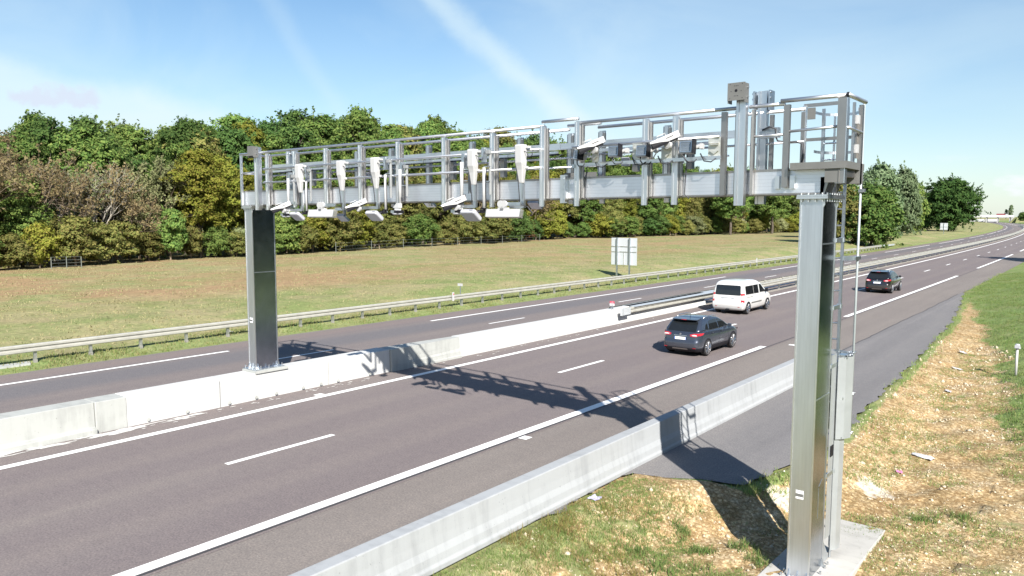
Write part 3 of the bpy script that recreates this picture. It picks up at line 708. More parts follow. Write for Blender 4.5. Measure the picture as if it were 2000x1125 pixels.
thin = GB(); thin.box((-3.992, 13.80, .5), (.005, .012, .55)); thin.box((-3.992, 13.89, .85), (.005, .20, .012), Matrix.Rotation(R(28), 3, 'X')); thin.build('scribed_mark', GALV, cR)

# twin beams, ties and walkway
CAPG = plain('cap_grey', (.30, .31, .33), .5, .1)
ZB, ZT = 5.945, 6.375
for (y0, y1) in ((13.40, 13.52), (14.05, 14.17)):
    b = GB(); b.prism([(-21.0, ZB), (-4.0, ZB), (-3.95, ZT - .05), (-3.95, ZT), (-21.0, ZT)], 'y', y0, y1)
    bm = b.build('beam', ALU_BEAM, GA)
    ec = GB(); ec.prism([(-3.999, ZB), (-3.992, ZB), (-3.940, ZT), (-3.949, ZT)], 'y', y0 - .004, y1 + .004); ec.build('end_cap', CAPG, bm)
    t_ = GB(); t_.bx(-21.0, -4.05, y0 - .012, y0 + .0, ZT - .03, ZT + .008); t_.bx(-21.0, -4.05, y0 - .012, y0 - .001, ZB - .006, ZB + .022); t_.build('beam_edge', ALU_D, bm)
wk = GB(); wk.bx(-20.9, -4.5, 13.522, 14.048, 5.99, 6.03); wk.build('walkway', ALU_D, GA)
for x in np.arange(-20.5, -4.3, 1.35):
    b = GB(); b.bx(x - .03, x + .03, 13.521, 14.049, 5.93, 5.988); b.build('cross_tie', ALU_D, GA)
b = GB(); b.bx(-21.02, -20.98, 13.41, 14.16, ZB, ZT); b.build('end_plate', ALU, GA)
for x in (-9.16, -9.10, -9.04):
    pass
b = GB(); b.bx(-9.31, -9.13, 13.36, 13.398, 5.86, 6.44); b.bx(-9.15, -9.13, 13.28, 13.36, 5.88, 6.42)
for z in np.linspace(5.93, 6.36, 5): b.tube([(-9.22, 13.345, z), (-9.22, 13.362, z)], .014, 6)
b.build('splice_plate', ALU, GA)
# dark bracing plate behind the splice
b = GB(); b.bx(-9.65, -8.85, 14.00, 14.045, 6.37, 6.52); b.build('brace_plate', GREYSTEEL, GA)

def post(x, yf, ztop, zbot, tall=False, rear=False, w=.118):
    s = -1 if not rear else 1                     # front posts stand proud towards the camera
    b = GB(); y0 = yf; yb = yf - s * .115
    b.bx(x - w / 2, x - w / 6, min(y0, y0 - s * .05), max(y0, y0 - s * .05), zbot, ztop)
    b.bx(x - w / 6 + .001, x + w / 6 - .001, min(y0 - s * .008, y0 - s * .05), max(y0 - s * .008, y0 - s * .05), zbot + .002, ztop - .002)
    b.bx(x + w / 6, x + w / 2, min(y0, y0 - s * .05), max(y0, y0 - s * .05), zbot, ztop)
    b.bx(x - w / 2 + .015, x + w / 2 - .015, min(y0 - s * .051, yb), max(y0 - s * .051, yb), zbot + .12, ztop - .01)
    p = b.build('post', ALU, GA)
    c = GB(); c.bx(x + w / 2 + .002, x + w / 2 + .05, min(y0 - s * .07, yb - s * .01), max(y0 - s * .07, yb - s * .01), ZB + .01, ztop - .06); c.build('channel', ALU_D, p)
    f = GB(); f.bx(x - w / 2 - .012, x - w / 2 - .002, min(y0 - s * .055, yb), max(y0 - s * .055, yb), ZB + .02, ztop - .03)
    for z in (6.98, 6.6): f.bx(x - w / 2 - .05, x - w / 2 + .02, y0 + s * .002, y0 + s * .03, z - .035, z + .035)
    f.build('clamp', GALV, p)
    return p
FRX = [-19.55, -18.26, -16.89, -15.50, -14.10, -12.55, -11.08, -9.71, -8.83, -7.28, -6.65]
for x in FRX:
    post(x, 13.25, 7.42 + (.06 if x in (-9.71, -8.83) else 0), 5.79 if x > -13 else (5.80 if x < -19 else 5.86))
def channel(x, y, z0, z1, w=.10, dpt=.07, m_=None):
    b = GB(); b.bx(x - w / 2, x + w / 2, y - dpt / 2, y + dpt / 2, z0, z1)
    return b.build('post', m_ or ALU_D, GA)
channel(-5.73, 13.33, 5.95, 7.42, .09, .09)
channel(-5.50, 13.34, 5.95, 7.42, .045, .08); channel(-5.20, 13.34, 5.95, 7.42, .045, .09)
p13 = channel(-4.62, 13.34, 6.06, 7.45, .10, .08)
for x in (-4.76, -4.50):
    b = GB(); b.bx(x - .04, x + .04, 13.34, 13.398, 6.04, 6.26); b.build('foot_bracket', ALU, p13)
# tall posts with end boxes
def tall(x, yf, zb, zt, rear=False):
    b = GB(); w = .17; s = 1 if rear else -1
    for k, (a, c) in enumerate(((-.5, -.22), (-.20, .20), (.22, .5))):
        o_ = 0 if k != 1 else .012
        b.bx(x + a * w, x + c * w, yf + o_, yf + .11, zb, zt)
    b.bx(x - w / 2 + .01, x + w / 2 - .01, yf + .111, yf + .15, zb + .06, zt - .01)
    return b.build('tall_post', ALU, GA)
tR = tall(-5.37, 13.17, 5.76, 7.60)
tL = tall(-19.96, 13.17, 5.80, 7.62)
tRr = tall(-5.37, 14.16, 5.80, 7.86, True)
tLr = tall(-19.80, 14.16, 5.86, 7.56, True)
def headbox(x, y, z, parent, holes=True, sx=.31, sz=.30):
    b = GB(); b.bx(x - sx / 2, x + sx / 2, y - .012, y + .0, z, z + sz)
    b.bx(x - sx / 2, x - sx / 2 + .012, y + .001, y + .17, z - .04, z + sz - .01); b.bx(x + sx / 2 - .012, x + sx / 2, y + .001, y + .17, z - .04, z + sz - .01)
    b.bx(x - sx / 2 + .013, x + sx / 2 - .013, y + .001, y + .16, z + sz - .022, z + sz - .01)
    h = b.build('head_box', GREYSTEEL, parent)
    if holes:
        q = GB(); q.tube([(x, y - .016, z + sz * .55), (x, y - .0122, z + sz * .55)], .024, 12)
        for dx, dz in [(-.11, .12), (.11, .12), (-.11, -.12), (.11, -.12), (-.03, .09), (0, .09), (.03, .09), (-.03, -.08), (0, -.08), (.03, -.08), (-.09, 0), (.09, .0)]:
            q.tube([(x + dx, y - .015, z + sz * .52 + dz), (x + dx, y - .0122, z + sz * .52 + dz)], .007, 6)
        q.build('hole', BLACK, h)
    bo = GB()
    for zz in (z + .06, z + sz - .08): bo.tube([(x + sx / 2 - .02, y + .10, zz), (x + sx / 2 + .03, y + .10, zz)], .012, 6); bo.tube([(x - sx / 2 - .03, y + .10, zz), (x - sx / 2 + .02, y + .10, zz)], .012, 6)
    bo.build('bolt', BOLT, h)
headbox(-5.40, 13.02, 7.56, tR)
b = GB(); b.bx(-5.53, -5.50, 14.10, 14.34, 7.55, 7.86); b.bx(-5.24, -5.21, 14.10, 14.34, 7.50, 7.86); b.bx(-5.50, -5.24, 14.32, 14.34, 7.5, 7.86)
for zz in (7.60, 7.72, 7.82): b.tube([(-5.56, 14.16, zz), (-5.50, 14.16, zz)], .016, 6); b.tube([(-5.24, 14.12, zz), (-5.18, 14.12, zz)], .016, 6)
b.build('head_box', GALV, tRr)
headbox(-19.98, 13.02, 7.36, tL, False, .27, .28)
b = GB(); b.bx(-19.66, -19.38, 14.2, 14.22, 7.46, 7.60); b.bx(-19.66, -19.38, 14.22, 14.36, 7.585, 7.60); b.build('head_box', GALV, tLr)
# rear posts
for x in (-18.13, -16.75, -15.38, -14.0, -12.53, -11.06, -9.66, -8.86, -7.33):
    post(x, 14.32, 7.40, 5.86, rear=True, w=.11)
for x in (-5.55, -5.20, -4.63): channel(x, 14.22, 5.95, 7.42, .07, .07)
# cable tray along the rear
b = GB(); b.bx(-20.5, -9.75, 13.98, 14.03, 7.045, 7.165); b.bx(-9.74, -8.9, 13.98, 14.03, 7.04, 7.16); b.bx(-8.89, -5.6, 13.98, 14.03, 7.045, 7.165)
b.bx(-20.5, -8.9, 13.90, 13.979, 7.02, 7.04); b.bx(-8.9, -5.6, 13.90, 13.979, 7.02, 7.04)
tr = b.build('cable_tray', ALU, GA)
b = GB(); b.bx(-20.5, -9.75, 13.88, 13.92, 6.93, 6.99); b.bx(-8.9, -6.0, 13.88, 13.92, 6.92, 6.985); b.build('cable_tray', ALU, GA)
b = GB()
for k in range(3): b.tube([(x, 13.87 - .012 * k, 6.915 + .012 * math.sin(x * 2 + k)) for x in np.linspace(-20, -9.7, 24)], .008, 5)
for x in np.arange(-19.2, -9.8, .9): b.tube([(x, 13.85, 7.0), (x + .01, 13.84, 6.88), (x + .05, 13.84, 6.78 + .05 * math.sin(x * 5))], .007, 5)
b.build('cable', CABLE, GA)
b = GB(); b.bx(-5.32, -4.98, 13.93, 14.06, 6.98, 7.16); b.build('junction_box', GALV, GA)

# handrails
def rail(a, b_, r=.034, name='handrail', m_=None, n=10):
    q = GB(); q.tube([a, b_], r, n); return q.build(name, m_ or ALU_R, GA, smooth=True)
ZH = 7.47
rail((-21.0, 13.33, ZH), (-9.70, 13.33, ZH)); rail((-9.74, 13.30, ZH + .085), (-8.83, 13.30, ZH + .085)); rail((-8.90, 13.33, ZH), (-5.47, 13.33, ZH))
rail((-5.28, 13.33, ZH), (-4.66, 13.33, ZH)); rail((-4.72, 13.30, ZH + .045), (-3.66, 13.30, ZH + .045), .036)
rail((-21.0, 14.2, ZH), (-9.66, 14.2, ZH)); rail((-9.70, 14.2, ZH + .085), (-8.86, 14.2, ZH + .085)); rail((-8.92, 14.2, ZH), (-4.6, 14.2, ZH))
for y in (14.2,):
    for zz in (6.66, 6.86): rail((-20.9, y, zz), (-8.9, y, zz), .022)
    rail((-8.9, y, 6.90), (-4.6, y, 6.90), .022); rail((-8.9, y, 6.72), (-6.0, y, 6.72), .018)
# mounting pipes in front of the posts
for (x0, x1) in ((-19.62, -9.72), (-8.90, -5.76)):
    rail((x0, 13.185, 6.975), (x1, 13.185, 6.985), .026, 'mounting_pipe')
rail((-19.62, 13.185, 6.585), (-9.72, 13.185, 6.60), .026, 'mounting_pipe')
q = GB(); q.bx(-8.76, -5.72, 13.16, 13.20, 6.58, 6.645); q.build('mounting_pipe', ALU, GA)
rail((-5.22, 13.33, 6.955), (-4.66, 13.33, 6.955), .022, 'mid_rail'); rail((-4.58, 13.33, 7.0), (-3.72, 13.33, 7.03), .024, 'mid_rail')
# left end frame
b = GB(); b.bx(-20.98, -20.92, 13.30, 13.36, ZB, ZH - .03); b.build('end_post', ALU, GA)
b = GB(); b.bx(-20.98, -20.92, 14.17, 14.23, ZB, ZH - .03); b.build('end_post', ALU, GA)
rail((-20.95, 13.33, ZH), (-20.95, 14.2, ZH)); rail((-20.92, 13.33, 6.90), (-20.1, 13.33, 6.92), .024, 'mid_rail'); rail((-20.95, 13.33, 6.9), (-20.95, 14.2, 6.9), .024, 'mid_rail')

# access platform over the near column
b = GB(); b.bx(-4.50, -3.60, 13.20, 14.30, 6.345, 6.46); pf = b.build('platform', GREYSTEEL, GA)
b = GB(); b.bx(-3.938, -3.725, 13.235, 13.30, 6.12, 6.344); b.bx(-3.72, -3.705, 13.225, 13.31, 6.115, 6.344); b.build('fascia', GREYSTEEL, pf)
b = GB(); b.bx(-3.945, -3.60, 14.02, 14.25, 6.12, 6.344); b.build('fascia', GREYSTEEL, pf)
b = GB(); b.bx(-3.94, -3.66, 13.31, 14.0, 6.22, 6.344); b.build('joist', ALU_D, pf)
for y in (13.42, 13.76, 14.12):
    b = GB(); b.prism([(-4.05, 5.935), (-3.98, 5.935), (-3.90, 6.22), (-4.05, 6.22)], 'y', y - .02, y + .02); b.build('gusset', ALU_D, pf)
def plank(x0, x1, y0, y1, z0, z1, nm, m_=None, par=None):
    q = GB(); q.bx(x0, x1, y0, y1, z0, z1); return q.build(nm, m_ or ALU_D, par or GA)
plank(-3.775, -3.635, 13.24, 13.30, 6.10, 7.47, 'corner_post'); plank(-3.64, -3.625, 13.24, 13.36, 6.10, 7.47, 'corner_post', ALU)
plank(-3.66, -3.60, 14.06, 14.16, 6.10, 7.44, 'corner_post'); plank(-3.70, -3.66, 13.98, 14.10, 6.55, 7.26, 'corner_post')
plank(-3.66, -3.62, 13.66, 13.72, 6.40, 7.44, 'gate_post', ALU)
rail((-3.63, 13.28, ZH + .045), (-3.60, 14.22, ZH + .03), .036)
q = GB(); q.tube([(-3.645, 13.275, ZH + .045), (-3.615, 13.275, ZH + .045)], .042, 10); q.build('end_cap', BLACK, GA)
rail((-3.62, 13.30, 7.0), (-3.61, 14.1, 6.98), .022, 'mid_rail')
for z in (6.62, 7.10): plank(-3.68, -3.585, 13.78, 13.87, z, z + .14, 'hinge_plate', WHITE)
plank(-4.63, -3.95, 14.205, 14.235, 7.50, 7.56, 'top_bar'); plank(-4.64, -4.58, 14.19, 14.25, 6.46, 7.53, 'gate_post', ALU)
plank(-4.60, -3.72, 14.205, 14.235, 6.90, 6.955, 'mid_rail')
plank(-4.55, -4.42, 14.16, 14.20, 7.28, 7.48, 'gusset_plate', GREYSTEEL)
# cable looping from the rear tall post to the platform
q = GB(); q.tube([(-5.26, 13.9, 7.12), (-5.12, 13.88, 7.17), (-5.02, 13.9, 7.13), (-5.02, 13.95, 6.98), (-5.0, 13.98, 6.92), (-4.85, 14.05, 6.89), (-4.72, 14.1, 6.90), (-4.62, 14.14, 6.86), (-4.60, 14.15, 6.7), (-4.62, 14.15, 6.47)], .015, 8); q.build('cable', CABLE, GA, smooth=True)

# ladder with safety cage on the far side of the near column
ld = empty('ladder', (0, 0, 0)); setp(ld, GA)
LX0, LX1, LY = -4.40, -3.985, 14.60
for x in (LX0, LX1):
    q = GB(); q.bx(x - .024, x + .024, LY - .022, LY + .022, -.55, 7.5); q.build('stile', GALV, ld)
for z in np.arange(-.2, 7.3, .295):
    q = GB(); q.tube([(LX0, LY, z), (LX1, LY, z)], .015, 8); q.build('rung', GALV, ld)
for z in (.9, 2.9, 5.15, 3.95):
    q = GB(); q.bx(LX1 - .02, LX1 + .02, 14.18, LY - .02, z - .035, z + .035); q.bx(LX1 - .05, LX1 + .035, LY - .035, LY + .03, z - .04, z + .04); q.build('ladder_bracket', GALV, ld)
CXc, CRx, CRy = (LX0 + LX1) / 2, .37, .62
def hoop_pts(z, n=16): return [(CXc + CRx * math.cos(a) * 1.0, LY + .03 + CRy * max(0, math.sin(a)) ** .8, z) for a in np.linspace(math.pi, 0, n)]
for z in (7.45, 6.75, 3.02):
    q = GB(); pts = hoop_pts(z)
    q.loft([[(x, y, zz - .025), (x, y, zz + .025), (x - .006 * (x - CXc) / CRx, y - .006, zz + .025), (x - .006 * (x - CXc) / CRx, y - .006, zz - .025)] for x, y, zz in pts])
    q.build('cage_hoop', GALV, ld)
for i, a in enumerate((.18, .34, .5, .66, .82)):
    x = CXc + CRx * math.cos(math.pi * (1 - a)); y = LY + .03 + CRy * math.sin(math.pi * a) ** .8
    z0 = 6.5
    q = GB(); q.bx(x - .02, x + .02, y - .004, y + .004, z0, 7.47); q.build('cage_strap', GALV, ld)
q = GB(); q.tube([(-3.80, 14.92, 1.55), (-3.80, 14.92, 7.62)], .021, 10); q.build('guard_pole', POLE, ld, smooth=True)
q = GB(); q.bx(LX1, -3.79, LY - .01, LY + .02, 4.78, 4.86); q.bx(-3.83, -3.75, LY, 14.95, 4.79, 4.85); q.build('pole_bracket', GALV, ld)
q = GB(); q.bx(-3.83, -3.72, 14.88, 14.96, 6.0, 6.06); q.build('pole_bracket', GALV, ld)
# sheet metal anti-climb cover wrapped round the lower ladder
def shell(pts, z0, z1, nm, m_):
    q = GB(); tck = .006
    inn = [(CXc + (x - CXc) * .97, LY + (y - LY) * .97) for x, y in pts]
    q.loft([[(x, y, z) for x, y in pts] + [(x, y, z) for x, y in reversed(inn)] for z in (z0, z1)]); return q.build(nm, m_, ld)
oct_ = [(-3.945, 14.52), (-3.84, 14.64), (-3.765, 14.82), (-3.82, 15.06), (-4.05, 15.2), (-4.35, 15.2), (-4.52, 15.06), (-4.56, 14.8), (-4.42, 14.52)]
shell(oct_, 1.50, 3.02, 'cage_cover', SHEET)
shell([(-3.975, 14.22), (-3.965, 14.36), (-3.97, 14.50)], -.3, 3.10, 'ladder_guard', SHEET)
shell([(-3.97, 14.55), (-3.90, 14.64), (-3.865, 14.80), (-3.95, 14.90)], -.62, 1.52, 'ladder_guard', SHEET)
q = GB(); q.bx(-4.44, -4.43, 14.19, 14.86, -.6, 3.0); q.build('ladder_guard', SHEET, ld)
for z in (1.52, 2.26, 3.03):
    q = GB(); q.bx(-3.99, -3.86, 14.60, 14.86, z - .025, z + .025)
    for y in (14.84, 14.92, 15.0): q.tube([(-3.90, y, z - .03), (-3.78, y, z + .02)], .012, 6); q.tube([(-3.88, y, z + .05), (-3.76, y, z + .05)], .010, 6)
    q.build('strap_bolt', BOLT, ld)
q = GB()
for z in (1.75, 2.0, 2.5, 2.75): q.box((-3.872, 14.76, z), (.01, .05, .05))
q.build('rivet', GALV, ld)
q = GB(); q.bx(-3.97, -3.955, 14.30, 14.46, 1.22, 1.42); q.build('lock_opening', BLACK, ld)
q = GB(); q.tube([(-3.985, 14.60, -.55), (-3.985, 14.60, -.76)], .022, 8); q.prism([(14.2, -.75), (14.55, -.75), (14.2, -.35)], 'x', -4.0, -3.985); q.build('ladder_foot', GALV, ld)

# ------------------------------------------------------------------ equipment hung on the gantry
CONDUIT = plain('conduit_grey', (.24, .25, .255), .5)
def at_gantry(o, x, y, z): o.location = (x, y, z + tz(x)); return o
RX, RY, RZ = (lambda a: Matrix.Rotation(R(a), 3, 'X')), (lambda a: Matrix.Rotation(R(a), 3, 'Y')), (lambda a: Matrix.Rotation(R(a), 3, 'Z'))
def camera_unit():
    """bullet camera: looks along -x-y, tilted down; local origin at the bracket pivot"""
    o = empty('traffic_camera')
    M = RZ(148) @ RX(-24)                                # +y of the body = view direction before rotation
    def pt(p): return M @ Vector(p)
    b = MB(); b.loft([[pt((x, y, z + .10)) for x, z in ((-.055, -.075), (.055, -.075), (.065, -.03), (.065, .03), (.05, .05), (-.05, .05), (-.065, .03), (-.065, -.03))] for y in (-.19, .29)])
    body = b.build('camera_body', BLACK, o)
    b = MB(); b.box(pt((0, .296, .09)), (.09, .008, .09), M); b.build('lens_window', DARKGLASS, body)
    b = MB(); ys = (-.25, .0, .12, .31)
    sk = (.055, .06, .10, .14)
    b.loft([[pt(v) for v in ((-.070, y, k), (-.070, y, .14), (-.056, y, .172), (.056, y, .172), (.070, y, .14), (.070, y, k), (.064, y, k), (.064, y, .138), (.052, y, .165), (-.052, y, .165), (-.064, y, .138), (-.064, y, k))] for y, k in zip(ys, sk)])
    s_ = b.build('sunshield', WHITE, o)
    b = MB(); b.tube([pt((0, -.02, .17)), pt((0, -.02, .215)), pt((0, .14, .215)), pt((0, .14, .17))], .009, 6); b.build('handle', WHITE, s_)
    b = MB(); b.box(pt((-.071, -.06, .12)), (.002, .14, .014), M); b.build('marking', BLACK, s_)
    b = MB(); b.tube([(0, -.03, 0), (0, .03, 0)], .075, 16); b.box((.0, 0, .05), (.06, .05, .10)); b.tube([(0, -.034, 0), (0, -.031, 0)], .05, 12); b.build('pan_bracket', WHITE, o)
    b = MB(); b.tube([pt((.0, -.21, .09)), pt((.02, -.27, .06)), (.10, .02, .0), (.12, .02, -.05)], .006, 5); b.build('cable', CABLE, o)
    return o
def place(o, x, y, z, rz=0, sc=1.0, label=None, cat=None, group=None):
    at_gantry(o, x, y, z); o.rotation_euler = (0, 0, R(rz)); o.scale = (sc, sc, sc)
    if label: tag(o, label, cat, group)
    return o
cam0 = camera_unit()
gc = 'traffic cameras on the gantry'
place(cam0, -18.30, 12.92, 5.78, 0, 1.0, 'white bullet camera nearest the far left column, pointing down at the road', 'camera', gc)
place(copy_tree(cam0), -15.16, 12.92, 5.80, 4, 1.0, 'white bullet camera hung low between the left long white panel and middle square antenna', 'camera', gc)
place(copy_tree(cam0), -11.83, 12.92, 5.80, 0, 1.05, 'white bullet camera hung low beside the right square antenna', 'camera', gc)
place(copy_tree(cam0), -8.20, 12.92, 6.87, -16, 1.0, 'white bullet camera high beside the leftmost floodlight', 'camera', gc)
place(copy_tree(cam0), -6.62, 12.92, 6.87, -18, 1.0, 'white bullet camera high above the two right floodlights', 'camera', gc)

def cabinet(arm):
    """tapered white terminal housing with strut and side arm below; origin at top of housing back"""
    o = empty('terminal_housing')
    prof = [(0, .15, .13), (-.03, .165, .15), (-.36, .155, .14), (-.42, .145, .12), (-.50, .13, .10), (-.74, .075, .07), (-.76, .07, .065)]
    b = MB(); b.loft([[(x * w, -d * .5 + y * d, z) for x, y in ((-.35, -.5), (.35, -.5), (.5, -.36), (.5, .5), (-.5, .5), (-.5, -.36))] for z, w, d in [(a, b_ * 1.30, c * 1.05) for a, b_, c in prof]])
    h = b.build('housing', WHITE, o)
    b = MB(); b.box((.11, -.0, -.05), (.12, .10, .045)); b.build('hood', WHITE, h)
    b = MB(); b.box((.10, .0, -.45), (.05, .06, .05)); b.build('latch', WHITE, h)
    b = MB(); b.box((.0, .03, -.95), (.055, .05, .50)); b.box((-.07, .06, -.72), (.04, .03, .92)); b.build('strut', ALU, o)
    b = MB()
    if arm: b.box((-.10 - arm / 2, .0, -1.235), (arm + .25, .05, .075)); b.box((.02, .0, -1.19), (.07, .07, .14))
    b.build('arm', GALV, o)
    b = MB(); b.tube([(.07, -.09, -.12), (.02, -.105, -.07), (-.06, -.105, -.10), (-.095, -.10, -.22), (-.09, -.09, -.45), (-.05, -.08, -.75), (-.045, -.05, -1.0), (-.04, -.04, -1.2)], .011, 6); b.build('cable', CABLE, o, smooth=True)
    b = MB(); b.tube([(.07, -.09, -.12), (.16, -.08, -.16), (.2, -.06, -.26), (.26, -.03, -.22), (.28, -.02, -.08)], .009, 6); b.build('cable', CABLE, o, smooth=True)
    return o
c0 = cabinet(.32); c1 = cabinet(.10); gh = 'white terminal housings on the gantry'
place(c0, -17.72, 13.10, 7.02, 0, 1, 'tapered white housing clamped above the left square antenna', 'terminal housing', gh)
place(c1, -15.97, 13.10, 7.03, 0, 1, 'tapered white housing directly above the left long white panel', 'terminal housing', gh)
place(copy_tree(c0), -14.66, 13.10, 7.05, 0, 1, 'tapered white housing just left of the middle square antenna pole', 'terminal housing', gh)
place(copy_tree(c0), -11.45, 13.10, 7.07, 0, 1.02, 'tapered white housing directly above the right square antenna', 'terminal housing', gh)
place(copy_tree(c1), -10.10, 13.10, 7.09, 0, 1.05, 'tapered white housing directly above the right long white panel', 'terminal housing', gh)

def antenna():
    o = empty('square_antenna')                              # origin: middle of panel
    M = RX(-38)
    b = MB(); w, hgt, t_ = .19, .15, .055
    def rr(w_, h_, z, r_=.04):
        pts = []
        for cx, cy, a0 in ((w_ - r_, h_ - r_, 0), (-w_ + r_, h_ - r_, 90), (-w_ + r_, -h_ + r_, 180), (w_ - r_, -h_ + r_, 270)):
            for k in range(4): a = R(a0 + 30 * k); pts.append(M @ Vector((cx + r_ * math.cos(a), cy + r_ * math.sin(a), z)))
        return pts
    b.loft([rr(w - .02, hgt - .02, -.055), rr(w - .005, hgt - .005, -.045), rr(w, hgt, -.03), rr(w, hgt, .02), rr(w - .03, hgt - .03, .05)]); pn = b.build('panel', OFFWH, o)
    b = MB(); b.box(M @ Vector((.10, -hgt + .0, -.0)), (.09, .004, .012), M); b.build('marking', BLACK, pn)
    b = MB(); b.tube([(.19, .17, .10), (.19, .17, .93)], .032, 12); b.build('pole', WHITE, o, smooth=True)
    b = MB(); b.box((.16, .12, .07), (.10, .12, .06)); b.tube([(.13, .02, .05), (.22, .16, .12)], .02, 8); b.box((.20, .15, .13), (.09, .09, .02)); b.build('bracket', BLACK, o)
    b = MB(); b.tube([(.27, .14, .15), (.25, .15, .5), (.28, .12, .80), (.36, .1, 1.0)], .009, 6); b.build('cable', CABLE, o, smooth=True)
    b = MB(); b.tube([(.29, .24, .40), (.29, .24, 1.20)], .03, 10); b.box((.28, .2, 1.23), (.09, .08, .07)); b.build('conduit', CONDUIT, o, smooth=False)
    b = MB()
    for z in (.66, .95, 1.3): b.box((.24, .2, z), (.14, .04, .018))
    b.box((.17, .2, 1.18), (.07, .09, .28)); b.build('clamp', GALV, o)
    return o
a0 = antenna(); ga = 'square antennas on the gantry'
place(a0, -17.66, 12.90, 5.62, 0, 1, 'white square antenna nearest the far left column', 'antenna', ga)
place(copy_tree(a0), -14.55, 12.90, 5.62, 0, 1.08, 'white square antenna hung between the long white panels, beside a half round scanner', 'antenna', ga)
place(copy_tree(a0), -11.38, 12.90, 5.62, 0, 1.12, 'white square antenna hung just left of the right long white panel', 'antenna', ga)
def bar_panel():
    o = empty('long_panel')
    b = MB(); b.box((0, 0, 0), (.92, .10, .17), RX(-14)); p = b.build('panel', WHITE, o)
    b = MB(); b.box((.468, 0, 0), (.012, .11, .18), RX(-14)); b.box((-.468, 0, 0), (.012, .11, .18), RX(-14)); b.box((0, .03, -.085), (.93, .07, .012), RX(-14)); b.build('edge_trim', GALV_OLD, p)
    b = MB(); b.box((-.03, .02, .10), (.26, .08, .05)); b.tube([(-.10, -.02, .20), (-.10, .03, .20)], .075, 16); b.tube([(.0, -.02, .20), (.0, .03, .20)], .075, 16); b.box((-.05, .03, .16), (.16, .06, .12)); b.build('tilt_bracket', WHITE, o)
    b = MB(); b.box((.22, .04, .20), (.40, .05, .075)); b.build('arm', GALV, o)
    b = MB(); b.box((-.02, -.058, .095), (.09, .01, .02)); b.build('slot', BLACK, o)
    b = MB(); b.tube([(.42, .05, .18), (.56, .1, .14), (.66, .14, .0), (.62, .14, -.06)], .010, 6); b.tube([(-.14, .02, .10), (-.16, .02, .2), (-.12, .02, .29)], .009, 6); b.build('cable', CABLE, o, smooth=True)
    return o
p0 = bar_panel(); gp = 'long panels on the gantry'
place(p0, -16.62, 12.92, 5.68, 0, 1.12, 'smaller looking long white panel hung at the left part of the beam', 'panel', gp)
place(copy_tree(p0), -10.46, 12.92, 5.65, 0, 1.0, 'larger looking long white panel hung right of all the square antennas', 'panel', gp)
def scanner():
    o = empty('scanner')
    b = MB(); b.box((0, .0, 0), (.24, .20, .065)); bd = b.build('scanner_body', GALV, o)
    b = MB(); b.box((.122, .0, 0), (.006, .20, .066)); b.box((.06, -.103, 0), (.12, .006, .064)); b.build('dark_side', BLACK, bd)
    b = MB(); pts = [(.13 * math.cos(a), .12 * math.sin(a)) for a in np.linspace(0, 2 * math.pi, 24)[:-1]]
    b.loft([[(x, y, -.034) for x, y in pts], [(x * .96, y * .96, -.055) for x, y in pts], [(x * .6, y * .6, -.075) for x, y in pts]]); b.build('dome', OFFWH, o)
    b = MB(); b.box((.02, 0, .06), (.12, .10, .06)); b.prism([(-.09, .09), (.10, .09), (.10, .20), (.03, .20)], 'y', -.06, .06); b.build('bracket', WHITE, o)
    b = MB(); b.tube([(.05, .05, .18), (.05, .05, 1.0)], .036, 12); b.build('pole', WHITE, o, smooth=True)
    b = MB()
    for z in (.62, .85, 1.12): b.box((.10, .10, z), (.16, .04, .018))
    b.box((.06, .12, 1.02), (.07, .10, .30)); b.build('clamp', GALV, o)
    b = MB(); b.tube([(.17, .16, .36), (.17, .16, 1.04)], .032, 10); b.box((.17, .13, 1.06), (.09, .08, .08)); b.build('conduit', CONDUIT, o)
    b = MB(); b.tube([(.13, .06, .25), (.12, .05, .34)], .03, 8); b.build('gland', CABLE, o)
    return o
s0_ = scanner(); gs = 'half round scanners on the gantry'
place(s0_, -18.35, 13.03, 5.66, 0, 1, 'grey half round scanner under the leftmost white camera', 'scanner', gs)
place(copy_tree(s0_), -13.88, 13.03, 5.71, 0, 1.02, 'grey half round scanner on a bare white pole, no camera in front of it', 'scanner', gs)
place(copy_tree(s0_), -11.88, 13.03, 5.71, 0, 1.1, 'grey half round scanner under the low white camera by the right square antenna', 'scanner', gs)
